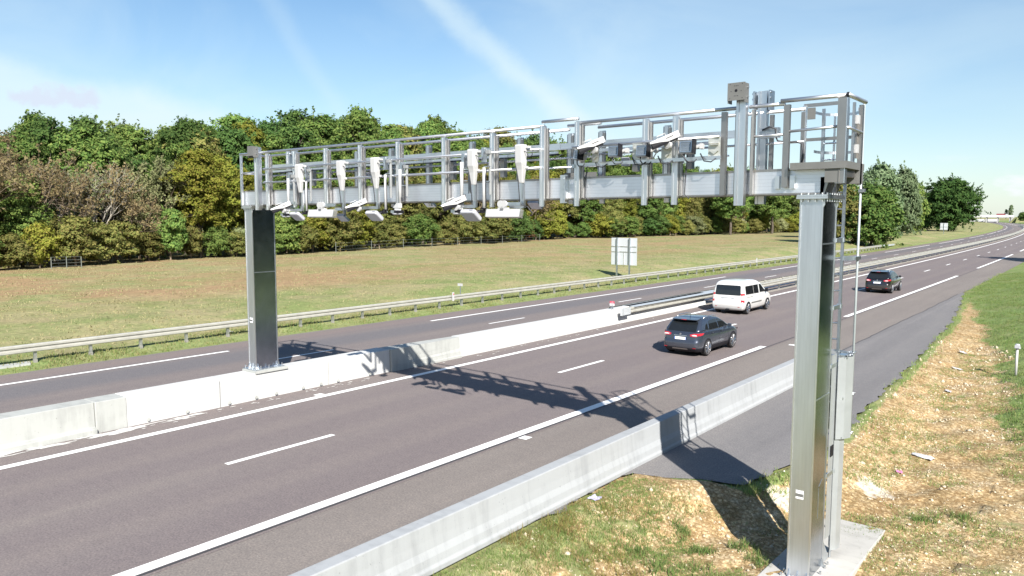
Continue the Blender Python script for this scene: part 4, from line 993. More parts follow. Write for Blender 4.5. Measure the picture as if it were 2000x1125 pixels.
def floodlight():
    o = empty('floodlight')
    M = RZ(-4) @ RX(-6)
    def p(v): return M @ Vector(v)
    b = MB(); b.box(p((0, .06, 0)), (.22, .12, .20), M); b.box(p((0, .14, 0)), (.18, .05, .16), M); h = b.build('housing', ALU_D, o)
    for k in np.linspace(-.08, .08, 6):
        q = MB(); q.box(p((k, .175, 0)), (.006, .03, .16), M); q.build('fin', ALU_D, h)
    b = MB(); b.box(p((-.01, -.004, 0)), (.16, .010, .13), M); b.build('glass', LAMPGLASS, o)
    b = MB()
    for z in (-.045, -.025, 0, .022, .045): b.box(p((-.01, -.011, z)), (.14, .003, .004), M)
    for x in (-.097, .082): b.box(p((x, -.012, 0)), (.012, .006, .15), M)
    for z in (-.075, .075): b.box(p((-.008, -.012, z)), (.19, .006, .012), M)
    b.build('louvre', BOLT, o)
    b = MB(); b.box(p((.128, -.01, .0)), (.014, .15, .225), M); b.build('side_shade', BLACK, o)
    b = MB(); b.tube([p((.10, .1, -.0)), p((.18, .12, .03))], .03, 8); b.box(p((.20, .13, .02)), (.05, .08, .08), M); b.build('swivel', WHITE, o)
    b = MB(); b.box((.40, .13, -.01), (.19, .008, .30)); b.box((.40, .10, .02), (.13, .07, .01)); b.prism([(.33, -.07), (.47, -.07), (.40, -.12)], 'y', .09, .126); b.tube([(.33, .115, .05), (.47, .115, .05)], .02, 8); b.build('mounting_plate', GALV_OLD, o)
    b = MB(); b.tube([p((-.05, .05, -.10)), p((-.04, .05, -.17)), p((.0, .06, -.22)), p((.10, .10, -.22)), p((.14, .1, -.18))], .012, 6); b.build('cable', CABLE, o, smooth=True)
    return o
f0 = floodlight(); gf = 'floodlights on the gantry'
place(f0, -8.64, 12.98, 6.80, -16, .98, 'grey floodlight with black side shade under the left high camera', 'floodlight', gf)
place(copy_tree(f0), -7.80, 12.98, 6.83, 8, 1.08, 'grey floodlight just right of the left high camera, with a pale plate on its right', 'floodlight', gf)
place(copy_tree(f0), -7.19, 12.98, 6.80, 6, 1.08, 'grey floodlight under the front of the right high camera', 'floodlight', gf)
place(copy_tree(f0), -6.29, 12.98, 6.82, 8, 1.16, 'largest looking grey floodlight, rightmost of the row on the gantry', 'floodlight', gf)
# units facing the other way behind the rear beam
def rear_unit():
    o = empty('rear_antenna')
    b = MB(); b.box((0, 0, 0), (.34, .06, .26), RX(52)); b.build('panel', GALV, o)
    b = MB(); b.box((.1, -.02, .16), (.07, .07, .26)); b.box((-.02, -.02, .10), (.3, .05, .07)); b.build('bracket', ALU_D, o)
    return o
r0 = rear_unit(); grr = 'rear facing antennas behind the beam'
place(r0, -17.62, 14.42, 5.57, 0, 1.0, 'grey rear facing antenna at the right end of the smaller white panel', 'antenna', grr)
place(copy_tree(r0), -14.15, 14.42, 5.93, 0, .9, 'grey rear facing antenna tucked under the beam by the bare pole scanner', 'antenna', grr)
place(copy_tree(r0), -10.75, 14.42, 5.85, 0, .9, 'grey rear facing antenna under the beam right of the larger white panel', 'antenna', grr)

# cable runs along posts and small junction boxes on the rear rails
for i, x in enumerate([-19.45, -17.0, -15.40, -14.22, -12.45, -11.18, -9.60, -8.72, -7.17, -6.53]):
    b = GB(); s_ = 1 if i % 2 else -1
    b.tube([(x, 13.85, 6.92), (x + .05 * s_, 13.6, 6.80), (x + .09 * s_, 13.34, 6.72 - .1 * (i % 3)), (x + .08 * s_, 13.31, 6.35), (x + .07 * s_, 13.30, 5.98), (x + .16 * s_, 13.30, 5.90)], .011, 6); b.build('cable', CABLE, GA, smooth=True)
for x in (-18.8, -16.2, -13.3, -11.7, -8.2, -7.0):
    b = GB(); b.bx(x - .09, x + .09, 14.10, 14.18, 6.62, 6.80); b.build('junction_box', OFFWH, GA)
    b = GB(); b.bx(x + .18, x + .30, 14.08, 14.2, 6.50, 6.95); b.build('bracket_plate', ALU_D, GA)
for x in (-8.35, -7.5, -6.95, -6.1):
    b = GB(); b.tube([(x, 13.16, 6.70), (x + .10, 13.10, 6.56), (x + .22, 13.12, 6.54), (x + .30, 13.15, 6.60)], .012, 6); b.build('cable', CABLE, GA, smooth=True)
# ------------------------------------------------------------------ vehicles (local: rear bumper at y=0, front +y, x right)
def slab_interp(sl, z):
    zs = [q[0] for q in sl]
    return [float(np.interp(z, zs, [q[i] for q in sl])) for i in range(1, 6)]      # y0, y1, w, r_rear, r_front
def ring(y0, y1, w, rr, rf, z, k=5):
    pts = []
    for sx, sy, yc, r, a0 in ((1, 1, y1, rf, 0), (-1, 1, y1, rf, 90), (-1, -1, y0, rr, 180), (1, -1, y0, rr, 270)):
        cx, cy = sx * (w - r * .8), yc - sy * r
        for i in range(k):
            a = R(a0 + 90 * i / (k - 1)); pts.append((cx + r * .8 * math.cos(a), cy + r * math.sin(a), z))
    return pts
def body_loft(sl, z0, z1, n):
    return [ring(*slab_interp(sl, z), z) for z in np.linspace(z0, z1, n)]
def pane_grid(b, poly, P3, n=9):
    """plate that follows a curved body: poly in (u, z), P3(u, z) -> 3D point"""
    zs = [z for u, z in poly]; z0, z1 = min(zs), max(zs); rows = []
    lv = sorted(set([z for z in zs] + list(np.linspace(z0, z1, n))))
    for z in lv:
        us = []
        for (ua, za), (ub2, zb) in zip(poly, poly[1:] + poly[:1]):
            if min(za, zb) - 1e-9 <= z <= max(za, zb) + 1e-9:
                if abs(zb - za) < 1e-9: us += [ua, ub2]
                else: us.append(ua + (ub2 - ua) * (z - za) / (zb - za))
        ua, ub2 = min(us), max(us)
        rows.append([P3(ua + (ub2 - ua) * t_, z) for t_ in (0, .25, .5, .75, 1)])
    b.add([p for r_ in rows for p in r_], [(i * 5 + j, i * 5 + j + 1, (i + 1) * 5 + j + 1, (i + 1) * 5 + j) for i in range(len(rows) - 1) for j in range(4)])
def poly_panel(b, pts, th, out):
    """thin plate from 3D polygon, thickened along -out"""
    n = len(pts); o = Vector(out)
    A = [Vector(p) for p in pts]; B = [p - o * th for p in A]
    b.add(A + B, [tuple(range(n)), tuple(range(n, 2 * n))[::-1]] + [(i, (i + 1) % n, n + (i + 1) % n, n + i) for i in range(n)])
def side_pane(sl, yz, side, eps):
    P = []
    for y, z in yz:
        w = slab_interp(sl, z)[2]; P.append((side * (w + eps), y, z))
    return P
def rear_pane(sl, xz, eps):
    return [(x, slab_interp(sl, z)[0] - eps, z) for x, z in xz]
def front_pane(sl, xz, eps):
    return [(x, slab_interp(sl, z)[1] + eps, z) for x, z in xz]
def side_plate(b, a, th, out):
    sl, yz, side, eps = a; pane_grid(b, yz, lambda y, z: (side * (slab_interp(sl, z)[2] + eps), y, z))
def rear_plate(b, a, th, out):
    sl, xz, eps = a; pane_grid(b, xz, lambda x, z: (x, slab_interp(sl, z)[0] - eps, z))
def front_plate(b, a, th, out):
    sl, xz, eps = a; pane_grid(b, xz, lambda x, z: (x, slab_interp(sl, z)[1] + eps, z))
def wheel(o, x, y, r, wd, side):
    b = MB(); pr = [(wd / 2, r * .80), (wd / 2, r * .93), (wd * .36, r), (-wd * .36, r), (-wd / 2, r * .93), (-wd / 2, r * .6)]
    n = 28; rings = []
    for i in range(n + 1):
        a = 2 * math.pi * i / n; rings.append([(side * p, y + q * math.cos(a), q * math.sin(a) + r) for p, q in pr])
    b.loft([[(x + u, v, w_) for u, v, w_ in rg] for rg in rings], cap=False, closed=False)
    t_ = b.build('tyre', RUBBER, o, smooth=True)
    b = MB(); b.tube([(x + side * (-wd * .2), y, r), (x + side * wd * .30, y, r)], r * .80, 28); b.build('rim_well', BLACK, t_)
    b = MB()
    b.tube([(x + side * wd * .30, y, r), (x + side * wd * .47, y, r)], r * .17, 12)
    for k in range(5):
        a = 2 * math.pi * k / 5 + .3
        for da in (-.16, .16):
            c_, s_ = math.cos(a + da), math.sin(a + da); c2, s2 = math.cos(a + da * 1.25), math.sin(a + da * 1.25)
            b.tube([(x + side * wd * .44, y + r * .12 * c_, r + r * .12 * s_), (x + side * wd * .44, y + r * .74 * c2, r + r * .74 * s2)], r * .085, 6)
    m_ = 30; rg = []
    for i in range(m_ + 1):
        a = 2 * math.pi * i / m_; rg.append([(x + side * u * wd, y + q * r * math.cos(a), r + q * r * math.sin(a)) for u, q in ((.32, .70), (.50, .72), (.50, .80), (.32, .81))])
    b.loft(rg, cap=False, closed=True)
    b.build('rim', RIM, t_, smooth=False)
def arch(o, x, y, r, side, name='wheel_arch', m_=None):
    b = MB(); pts = [(y + r * math.cos(a), max(.17, .34 + r * math.sin(a))) for a in np.linspace(-.35, math.pi + .35, 22)]
    b.prism(pts, 'x', x, x + side * .012); b.build(name, m_ or BLACK, o)

def crossover(paint, name, label, group):
    o = empty(name, (0, 0, 0), 0, label, 'car', group)
    sl = [(.20, .16, 4.16, .79, .30, .35), (.30, .05, 4.28, .84, .34, .42), (.42, .0, 4.34, .865, .36, .45), (.58, .0, 4.36, .88, .36, .48), (.70, .05, 4.33, .885, .36, .48),
          (.80, .06, 4.26, .88, .36, .5), (.90, .07, 4.05, .868, .34, .5), (.98, .11, 3.68, .85, .32, .45), (1.04, .17, 3.30, .825, .28, .30),
          (1.10, .22, 3.18, .81, .18, .25), (1.30, .40, 2.78, .735, .16, .22), (1.44, .54, 2.48, .675, .16, .22), (1.50, .60, 2.30, .645, .18, .25), (1.555, .80, 1.98, .58, .2, .3), (1.59, 1.05, 1.65, .42, .2, .2)]
    b = MB(); b.loft(body_loft(sl, .20, 1.04, 20)); bd = b.build('body', paint, o, smooth=True)
    b = MB(); b.loft(body_loft(sl, 1.041, 1.59, 22)); b.build('roof', paint, o, smooth=True)
    for sd in (-1, 1):
        b = MB(); side_plate(b, (sl, [(2.08, 1.06), (3.02, 1.06), (2.50, 1.36), (2.20, 1.44), (2.08, 1.455)], sd, .006), .012, (sd, 0, 0)); b.build('window', DARKGLASS, o)
        b = MB(); side_plate(b, (sl, [(1.10, 1.07), (2.00, 1.06), (2.00, 1.455), (1.42, 1.44), (1.22, 1.40)], sd, .006), .012, (sd, 0, 0)); b.build('window', DARKGLASS, o)
        b = MB(); side_plate(b, (sl, [(.72, 1.13), (1.00, 1.09), (1.08, 1.37), (.90, 1.30)], sd, .006), .012, (sd, 0, 0)); b.build('window', DARKGLASS, o)
        b = MB(); side_plate(b, (sl, [(.95, 1.045), (3.10, 1.035), (3.10, 1.055), (.95, 1.062)], sd, .007), .01, (sd, 0, 0)); b.build('window_trim', BOLT, o)
        b = MB(); side_plate(b, (sl, [(1.2, .24), (3.0, .24), (3.0, .37), (1.2, .39)], sd, .012), .03, (sd, 0, 0)); b.build('sill_cladding', BLACK, o)
        for yy in (1.28, 2.22):
            b = MB(); b.box((sd * .90, yy, .93), (.03, .16, .028)); b.build('door_handle', paint, o)
        for yy in (1.06, 2.04, 3.02):
            b = MB(); side_plate(b, (sl, [(yy - .005, .42), (yy + .005, .42), (yy + .005, 1.03), (yy - .005, 1.03)], sd, .0025), .004, (sd, 0, 0)); b.build('door_gap', BLACK, o)
        b = MB(); b.box((sd * .93, 2.98, 1.08), (.17, .11, .13)); mo = b.build('mirror', paint, o); md = mo.modifiers.new('bevel', 'BEVEL'); md.width = .035; md.segments = 3
        b = MB(); b.tube([(sd * .60, .95, 1.555), (sd * .62, 1.2, 1.60), (sd * .62, 1.9, 1.60), (sd * .60, 2.25, 1.535)], .018, 8); b.build('roof_rail', ALU, o, smooth=True)
        # tail lamp wraps round the corner
        b = MB(); rear_plate(b, (sl, [(sd * .42, .93), (sd * .46, .86), (sd * .70, .85), (sd * .74, .97), (sd * .60, .985)], .012), .05, (0, -1, 0))
        y0, y1, w, rr, rf = slab_interp(sl, .93)
        arcp = [(sd * (w - rr * .8 + rr * .8 * math.sin(a) + .008 * math.sin(a)), y0 + rr - rr * math.cos(a) - .010 * math.cos(a)) for a in np.linspace(0, math.pi / 2, 7)] + [(sd * (w + .008), y0 + .42)]
        lo = [.855, .86, .87, .88, .895, .91, .925, .985]; hi = [.985, .988, .99, .995, 1.0, 1.0, 1.0, .995]
        n_ = len(arcp)
        b.add([(x, y, z) for (x, y), z in zip(arcp, lo)] + [(x, y, z) for (x, y), z in zip(arcp, hi)], [(i, i + 1, n_ + i + 1, n_ + i) for i in range(n_ - 1)])
        tl = b.build('tail_lamp', RED_LAMP, o)
        b = MB(); rear_plate(b, (sl, [(sd * .50, .915), (sd * .55, .885), (sd * .74, .885), (sd * .735, .93), (sd * .62, .945)], .016), .003, (0, -1, 0)); b.build('lamp_lens', CLEAR_LAMP, tl)
        b = MB(); rear_plate(b, (sl, [(sd * .58, .36), (sd * .72, .36), (sd * .72, .395), (sd * .58, .395)], .01), .02, (0, -1, 0)); b.build('reflector', RED_LAMP, o)
        for yy in (.86, 3.51):
            arch(o, sd * .874, yy, .395, sd); wheel(o, sd * .795, yy, .335, .22, sd)
        b = MB(); front_plate(b, (sl, [(sd * .45, .80), (sd * .45, .70), (sd * .80, .74), (sd * .82, .84)], .01), .05, (0, 1, 0)); b.build('headlight', CLEAR_LAMP, o)
    b = MB(); rear_plate(b, (sl, [(-.64, 1.06), (-.60, 1.045), (.60, 1.045), (.64, 1.06), (.60, 1.38), (.53, 1.445), (-.53, 1.445), (-.60, 1.38)], .008), .012, (0, -1, 0)); b.build('rear_window', DARKGLASS, o)
    b = MB(); front_plate(b, (sl, [(-.66, 1.08), (.66, 1.08), (.56, 1.46), (-.56, 1.46)], .008), .012, (0, 1, 0)); b.build('windscreen', DARKGLASS, o)
    b = MB(); b.loft([[(x, .36 + .05 * (x / .56) ** 2, 1.50), (x, .36 + .05 * (x / .56) ** 2, 1.525), (x, .80, 1.56), (x, .80, 1.50)] for x in np.linspace(-.57, .57, 7)]); spo = b.build('spoiler', paint, o)
    b = MB(); b.box((0, .352, 1.512), (.24, .006, .018)); b.build('brake_light', RED_LAMP, spo)
    b = MB(); b.loft([ring(*[q + e for q, e in zip(slab_interp(sl, z), (-.012, .012, .006, 0, 0))], z) for z in (.20, .30, .36)]); b.build('lower_bumper', BLACK, o)
    b = MB(); rear_plate(b, (sl, [(-.36, .29), (.36, .29), (.33, .345), (-.33, .345)], .02), .01, (0, -1, 0)); b.build('skid_plate', ALU_D, o)
    b = MB(); rear_plate(b, (sl, [(-.33, .69), (.33, .69), (.30, .84), (-.30, .84)], .002), .01, (0, -1, 0)); b.build('plate_recess', paint, o)
    b = MB(); rear_plate(b, (sl, [(-.26, .705), (.26, .705), (.26, .815), (-.26, .815)], .016), .01, (0, -1, 0)); pl = b.build('number_plate', PLATE, o)
    b = MB()
    for sx in (-1, 1): rear_plate(b, (sl, [(sx * .24, .705), (sx * .262, .705), (sx * .262, .815), (sx * .24, .815)], .019), .004, (0, -1, 0))
    b.build('plate_band', PLATEBLUE, pl)
    b = MB(); rear_plate(b, (sl, [(-.30, .855), (.30, .855), (.29, .885), (-.29, .885)], .014), .012, (0, -1, 0)); b.build('trim_bar', BOLT, o)
    b = MB(); b.tube([(0, .075, .935), (0, .045, .935)], .042, 14); b.build('badge', BOLT, o)
    b = MB(); b.tube([(0.02, .27, 1.10), (.02, .235, 1.09), (.38, .30, 1.16)], .009, 5); b.build('wiper', BLACK, o)
    b = MB(); b.tube([(0, .98, 1.58), (0, .90, 1.70)], .008, 5); b.build('antenna', BLACK, o)
    return o
gcar = 'cars driving away on the near carriageway'
car1 = crossover(PAINT_GREY, 'car', 'dark grey crossover with white number plate, nearest of the three vehicles', gcar)
car1.scale = (.97, .985, .975); car1.location = [float(v) for v in fall(-13.74, 28.16, -13.74)]; car1.rotation_euler = (0, 0, R(.2))
car2 = crossover(PAINT_BLACK, 'car', 'black crossover driving away beyond the white van, near the tall column', gcar)
car2.location = [float(v) for v in fall(W(-13.75, 61)[0], 60.85, -13.75)]; car2.scale = (1.02, 1.04, 1.06); car2.rotation_euler = (0, 0, R(.6))

def minivan():
    o = empty('van', (0, 0, 0), 0, 'white passenger van with dark windows in the left lane beside the median barrier', 'van', gcar)
    sl = [(.24, .10, 4.60, .86, .12, .35), (.34, .02, 4.74, .92, .12, .45), (.50, -.03, 4.80, .945, .12, .5), (.66, -.03, 4.79, .95, .12, .5), (.72, .02, 4.76, .95, .12, .5), (.88, .02, 4.64, .95, .12, .5), (1.0, .03, 4.40, .945, .12, .5), (1.10, .04, 4.05, .935, .12, .4),
          (1.18, .05, 3.85, .92, .12, .3), (1.40, .08, 3.48, .88, .12, .25), (1.62, .13, 3.10, .84, .14, .25), (1.74, .17, 2.86, .81, .16, .28), (1.84, .26, 2.62, .75, .2, .3), (1.90, .42, 2.35, .66, .25, .3), (1.93, .7, 2.0, .48, .25, .3)]
    b = MB(); b.loft(body_loft(sl, .24, 1.10, 18)); b.build('body', PAINT_WHITE, o, smooth=True)
    b = MB(); b.loft(body_loft(sl, 1.101, 1.93, 26)); b.build('roof', PAINT_WHITE, o, smooth=True)
    for sd in (-1, 1):
        for yz in ([(.42, 1.14), (1.62, 1.13), (1.62, 1.62), (.50, 1.62), (.44, 1.56)], [(1.66, 1.13), (2.42, 1.12), (2.42, 1.62), (1.66, 1.62)], [(2.58, 1.14), (3.50, 1.14), (3.36, 1.24), (2.86, 1.60), (2.58, 1.63)]):
            b = MB(); side_plate(b, (sl, yz, sd, .006), .012, (sd, 0, 0)); b.build('window', DARKGLASS, o)
        b = MB(); side_plate(b, (sl, [(1.25, .58), (2.85, .58), (2.85, .66), (1.25, .66)], sd, .012), .03, (sd, 0, 0)); b.build('side_moulding', GREYSTEEL, o)
        b = MB(); side_plate(b, (sl, [(.55, .955), (1.45, .965), (1.45, .985), (.55, .975)], sd, .006), .01, (sd, 0, 0)); b.build('door_rail', BLACK, o)
        for yy in (1.30, 2.50, 3.45):
            b = MB(); side_plate(b, (sl, [(yy - .005, .40), (yy + .005, .40), (yy + .005, 1.1), (yy - .005, 1.1)], sd, .003), .004, (sd, 0, 0)); b.build('door_gap', GREYSTEEL, o)
        for yy in (2.36, 2.66):
            b = MB(); b.box((sd * .955, yy, 1.02), (.03, .13, .03)); b.build('door_handle', WHITE, o)
        b = MB(); b.box((sd * 1.03, 3.42, 1.22), (.18, .12, .22)); mo = b.build('mirror', BLACK, o); md = mo.modifiers.new('bevel', 'BEVEL'); md.width = .04; md.segments = 3
        b = MB(); z_ = [.72, .83, 1.10, 1.22]
        for (za, zb, mt) in ((1.10, 1.22, RED_LAMP), (.84, 1.098, CLEAR_LAMP), (.70, .838, RED_LAMP)):
            b = MB(); y0, y1, w, rr, rf = slab_interp(sl, (za + zb) / 2)
            arcp = [(sd * (w - rr * .8 - .06 + .0), y0 - .010)] + [(sd * (w - rr * .8 + rr * .8 * math.sin(a) + .008 * math.sin(a)), y0 + rr - rr * math.cos(a) - .010 * math.cos(a)) for a in np.linspace(0, math.pi / 2, 6)]
            if mt is RED_LAMP and za > 1: arcp.append((sd * (w + .006), y0 + .20))
            n_ = len(arcp); b.add([(x, y, za) for x, y in arcp] + [(x, y, zb) for x, y in arcp], [(i, i + 1, n_ + i + 1, n_ + i) for i in range(n_ - 1)])
            b.build('tail_lamp', mt, o)
        for yy in (.78, 3.86):
            arch(o, sd * .938, yy, .39, sd, m_=BLACK); wheel(o, sd * .85, yy, .33, .21, sd)
    b = MB(); rear_plate(b, (sl, [(-.76, 1.14), (-.70, 1.10), (.70, 1.10), (.76, 1.14), (.73, 1.62), (.67, 1.67), (-.67, 1.67), (-.73, 1.62)], .008), .012, (0, -1, 0)); b.build('rear_window', DARKGLASS, o)
    b = MB(); front_plate(b, (sl, [(-.72, 1.14), (.72, 1.14), (.62, 1.72), (-.62, 1.72)], .008), .012, (0, 1, 0)); b.build('windscreen', DARKGLASS, o)
    b = MB(); rear_plate(b, (sl, [(-.27, .80), (.27, .80), (.27, .90), (-.27, .90)], .012), .01, (0, -1, 0)); pl = b.build('number_plate', PLATE, o)
    b = MB()
    for sx in (-1, 1): rear_plate(b, (sl, [(sx * .25, .80), (sx * .272, .80), (sx * .272, .90), (sx * .25, .90)], .014), .003, (0, -1, 0))
    b.build('plate_band', PLATEBLUE, pl)
    b = MB(); rear_plate(b, (sl, [(-.42, .925), (.42, .925), (.40, .95), (-.40, .95)], .016), .012, (0, -1, 0)); b.build('handle_bar', BOLT, o)
    b = MB(); rear_plate(b, (sl, [(-.90, .685), (.90, .685), (.90, .70), (-.90, .70)], .004), .006, (0, -1, 0)); b.build('bumper_gap', GREYSTEEL, o)
    for sx in (-1, 1):
        b = MB(); rear_plate(b, (sl, [(sx * .62, .42), (sx * .74, .42), (sx * .74, .45), (sx * .62, .45)], .01), .01, (0, -1, 0)); b.build('reflector', RED_LAMP, o)
    b = MB(); b.bx(-.5, .5, .15, 4.4, .18, .30); b.bx(-.1, .1, -.08, .2, .24, .30); b.tube([(0, -.09, .27), (0, -.05, .33)], .03, 8); b.build('underbody', BLACK, o)
    return o
van = minivan(); van.location = [float(v) for v in fall(-17.69, 42.24, -17.69)]; van.rotation_euler = (0, 0, R(.4))

# far vehicles
def lorry(loc, rz, colr, label, lname='lorry', L=13.0, cabc=None):
    o = empty(lname, loc, R(rz), label, 'lorry')
    b = MB(); b.bx(-1.25, 1.25, 0, L, 1.1, 3.9); b.build('trailer', colr, o)
    b = MB(); b.prism([(L + .5, .6), (L + 2.9, .6), (L + 2.8, 2.0), (L + 2.3, 3.4), (L + .5, 3.6)], 'x', -1.2, 1.2); b.build('cab', cabc or WHITE, o)
    b = MB(); b.prism([(L + 2.86, 1.9), (L + 2.42, 3.1), (L + 2.36, 3.1), (L + 2.8, 1.9)], 'x', -1.0, 1.0); b.build('windscreen', DARKGLASS, o)
    for y in (1.6, 3.0, 4.4, L + 1.6):
        for x in (-1.05, 1.05):
            b = MB(); b.tube([(x - .16, y, .5), (x + .16, y, .5)], .5, 14); b.build('wheel', RUBBER, o)
    b = MB(); b.bx(-.5, .5, .2, L + 2.2, .75, 1.098); b.build('chassis', BLACK, o)
    return o

# ------------------------------------------------------------------ far bridge and its surroundings
BY = 1010
bx0, bx1 = W(0, BY)[0] - 150, W(-6, BY)[0]
br_o = root_at('bridge', ((bx0 + bx1) / 2, BY, 0), 'pale concrete overpass crossing the motorway far away at the right', 'bridge')
b = MB(); b.bx(bx0 - 40, bx1, BY - 4, BY + 4, 5.9, 7.1); b.build('deck', CONC_FAR, br_o)
for y in (BY - 4.1, BY + 4.1):
    b = MB(); b.bx(bx0 - 40, bx1, y - .1, y + .1, 6.5, 8.3); b.build('parapet', m_concrete('parapet_pale', (.62, .62, .61), .1), br_o)
for d in (-62, -46, -31, -20.5, -9):
    x = W(d, BY)[0]; b = MB()
    for y in (-2.5, 2.5): b.bx(x - .5, x + .5, BY + y - .6, BY + y + .6, -.5, 5.89)
    b.build('pier', CONC_FAR, br_o)
b = MB(); b.prism([(bx1 + 2, -.5), (bx1 - 3, -.5), (bx1 - 1, 5.88), (bx1 + 2, 5.88)], 'y', BY - 4, BY + 4); b.build('abutment', CONC_FAR, br_o)
b = MB(); b.prism([(bx1 - 4, -1), (bx1 + 2.1, 6.3), (bx1 + 12, 6.9), (bx1 + 420, 6.9), (bx1 + 420, -1)], 'y', BY - 5, BY + 5)
b.prism([(BY - 5.01, 6.3), (BY - 24, -1), (BY - 5.01, -1)], 'x', bx1 + 4, bx1 + 420); tag(b.build('embankment', GROUND), kind='structure')
lr = lorry((bx1 - 16, BY, 7.1), -90, plain('red_tarpaulin', (.24, .07, .08), .6), 'red lorry trailer crossing the far overpass', L=9); lr.scale = (.8, .9, .75)
gl = 'lorries waiting beyond the overpass'
wht = plain('trailer_white', (.70, .72, .74), .5)
for k, (dx, dy, rz) in enumerate([(-16, 60, 84), (-31, 64, 86), (-47, 58, 85)]):
    l_ = lorry((W(0, BY + dy)[0] + dx, BY + dy, 0), rz, wht, 'pale lorry trailer standing beyond the far overpass'); l_['group'] = gl
# small vehicles far off on the left carriageway
def small_car(x, y, rz, paint, label, van_=False):
    o = empty('car', (x, y, 0), R(rz), label, 'car', 'distant cars coming the other way')
    sl = [(.25, .05, 4.2, .82, .2, .4), (.6, .0, 4.3, .88, .2, .45), (.9, .06, 3.9, .87, .2, .4), (1.0, .15, 3.3, .82, .2, .3), (1.45, .6 if not van_ else .2, 2.3, .66, .15, .2), (1.55, .9 if not van_ else .4, 1.9, .5, .2, .2)]
    b = MB(); b.loft(body_loft(sl, .25, 1.55, 10)); b.build('body', paint, o, smooth=True)
    b = MB(); front_plate(b, (sl, [(-.62, 1.04), (.62, 1.04), (.55, 1.42), (-.55, 1.42)], .01), .01, (0, 1, 0)); b.build('windscreen', DARKGLASS, o)
    for y in (.8, 3.4):
        for x in (-.8, .8):
            b = MB(); b.tube([(x - .1, y, .32), (x + .1, y, .32)], .32, 12); b.build('wheel', RUBBER, o)
    return o
small_car(W(-9.2, 700)[0] + 2, 705, 190, PAINT_WHITE, 'tiny white car on the far bend before the overpass', True)
small_car(W(-9.2, 730)[0] + 6, 728, 190, PAINT_BLACK, 'tiny dark car on the far bend before the overpass')

# ------------------------------------------------------------------ road signs and small things
o = root_at('road_sign', (-34.0, 58.5, .2), 'large grey back of a road sign on two posts behind the guardrail', 'sign')
sx0, sx1, sz0, sz1 = -35.25, -32.72, 1.38, 3.72
SGN = plain('sign_back', (.56, .59, .62), .45, .3, .5, .05)
b = MB(); b.bx(sx0, sx1, 58.50, 58.53, sz0, sz1); pn_ = b.build('panel', SGN, o)
b = MB()
for z in (2.52, 2.98): b.bx(sx0 + .02, sx1 - .02, 58.46, 58.498, z - .03, z + .03)
b.bx(-34.02, -33.98, 58.47, 58.498, sz0 + .02, 2.48); b.build('stiffener', GALV_OLD, pn_)
for x in (-34.62, -33.38):
    b = MB(); b.bx(x - .06, x + .06, 58.34, 58.458, -.2, sz1 + .02); b.build('post', GALV, o)
o = root_at('road_sign', W(-37.2, 262, 0), 'small pale square road sign far down the verge, below the big round oak', 'sign')
x = W(-37.2, 262)[0]
b = MB(); b.bx(x - 1.0, x + 1.0, 262, 262.04, 1.9, 3.9); b.build('panel', SGN, o)
b = MB(); b.bx(x - .07, x + .07, 261.86, 261.99, -.3, 3.9); b.build('post', GALV, o)
b = MB(); b.bx(x - 1.0, x + 1.0, 261.95, 261.998, 2.7, 2.8); b.build('stiffener', GALV, o)
x = W(-60, 480)[0]
o = root_at('road_sign', (x, 480, 0), 'thin signpost on the grassy bend in front of the far overpass', 'sign')
b = MB(); b.tube([(x, 480, -.3), (x, 480, 7.5)], .12, 8); b.build('post', GALV, o); b = MB(); b.bx(x - .5, x + .5, 480.14, 480.2, 5.6, 7.4); b.build('panel', SGN, o)
o = root_at('marker_plate', (-31.9, 35.2, 0), 'small white plate on a thin post behind the guardrail', 'sign')
b = MB(); b.tube([(-31.95, 35.2, 0), (-31.95, 35.2, 1.32)], .03, 8); b.build('post', GALV, o)
b = MB(); b.bx(-32.13, -31.73, 35.15, 35.17, 1.27, 1.43); b.build('plate', WHITE, o)
o = root_at('delineator', (-31.3, 33.9, .6), 'short white delineator fixed on top of the guardrail', 'delineator')
b = MB(); b.bx(-31.40, -31.31, 33.85, 33.95, .50, 1.02); b.build('body', WHITE, o)
b = MB(); b.bx(-31.309, -31.303, 33.87, 33.93, .86, .94); b.build('reflector', REDP, o)
o = root_at('delineator', (-31.3, 84, .6), 'tiny white delineator on the guardrail right of the big sign back', 'delineator')
xx = W(-31.3, 84)[0]; b = MB(); b.bx(xx - .1, xx, 83.95, 84.05, .5, 1.02); b.build('body', WHITE, o)
# kilometre marker on the median barrier
o = root_at('distance_marker', (-20.5, 34.2, .8), 'small red and white number plate standing on the median barrier', 'sign')
b = MB(); b.tube([(-20.5, 34.2, .8), (-20.5, 34.2, 1.23)], .02, 6); b.tube([(-20.5, 34.19, .98), (-20.36, 34.1, .80)], .014, 6); b.tube([(-20.5, 34.21, .98), (-20.64, 34.2, .80)], .014, 6); b.build('stand', GALV, o)
b = MB(); b.bx(-20.63, -20.37, 34.16, 34.18, 1.10, 1.22); b.build('red_plate', REDP, o)
b = MB(); b.bx(-20.63, -20.37, 34.16, 34.18, .985, 1.097); b.build('white_plate', PLATE, o)
def text(body, loc, size, m_, parent, rot=(R(90), 0, 0)):
    cu = bpy.data.curves.new('lettering', 'FONT'); cu.body = body; cu.size = size; cu.align_x = 'CENTER'; cu.extrude = .001
    tmp = bpy.data.objects.new('tmp_text', cu); COL.objects.link(tmp)
    me = bpy.data.meshes.new_from_object(tmp.evaluated_get(bpy.context.evaluated_depsgraph_get()))
    bpy.data.objects.remove(tmp); me.materials.clear(); me.materials.append(m_)
    M = Matrix.Translation(loc) @ Matrix.Rotation(rot[2], 4, 'Z') @ Matrix.Rotation(rot[0], 4, 'X'); me.transform(M)
    q = bpy.data.objects.new('lettering', me); COL.objects.link(q); setp(q, parent); return q
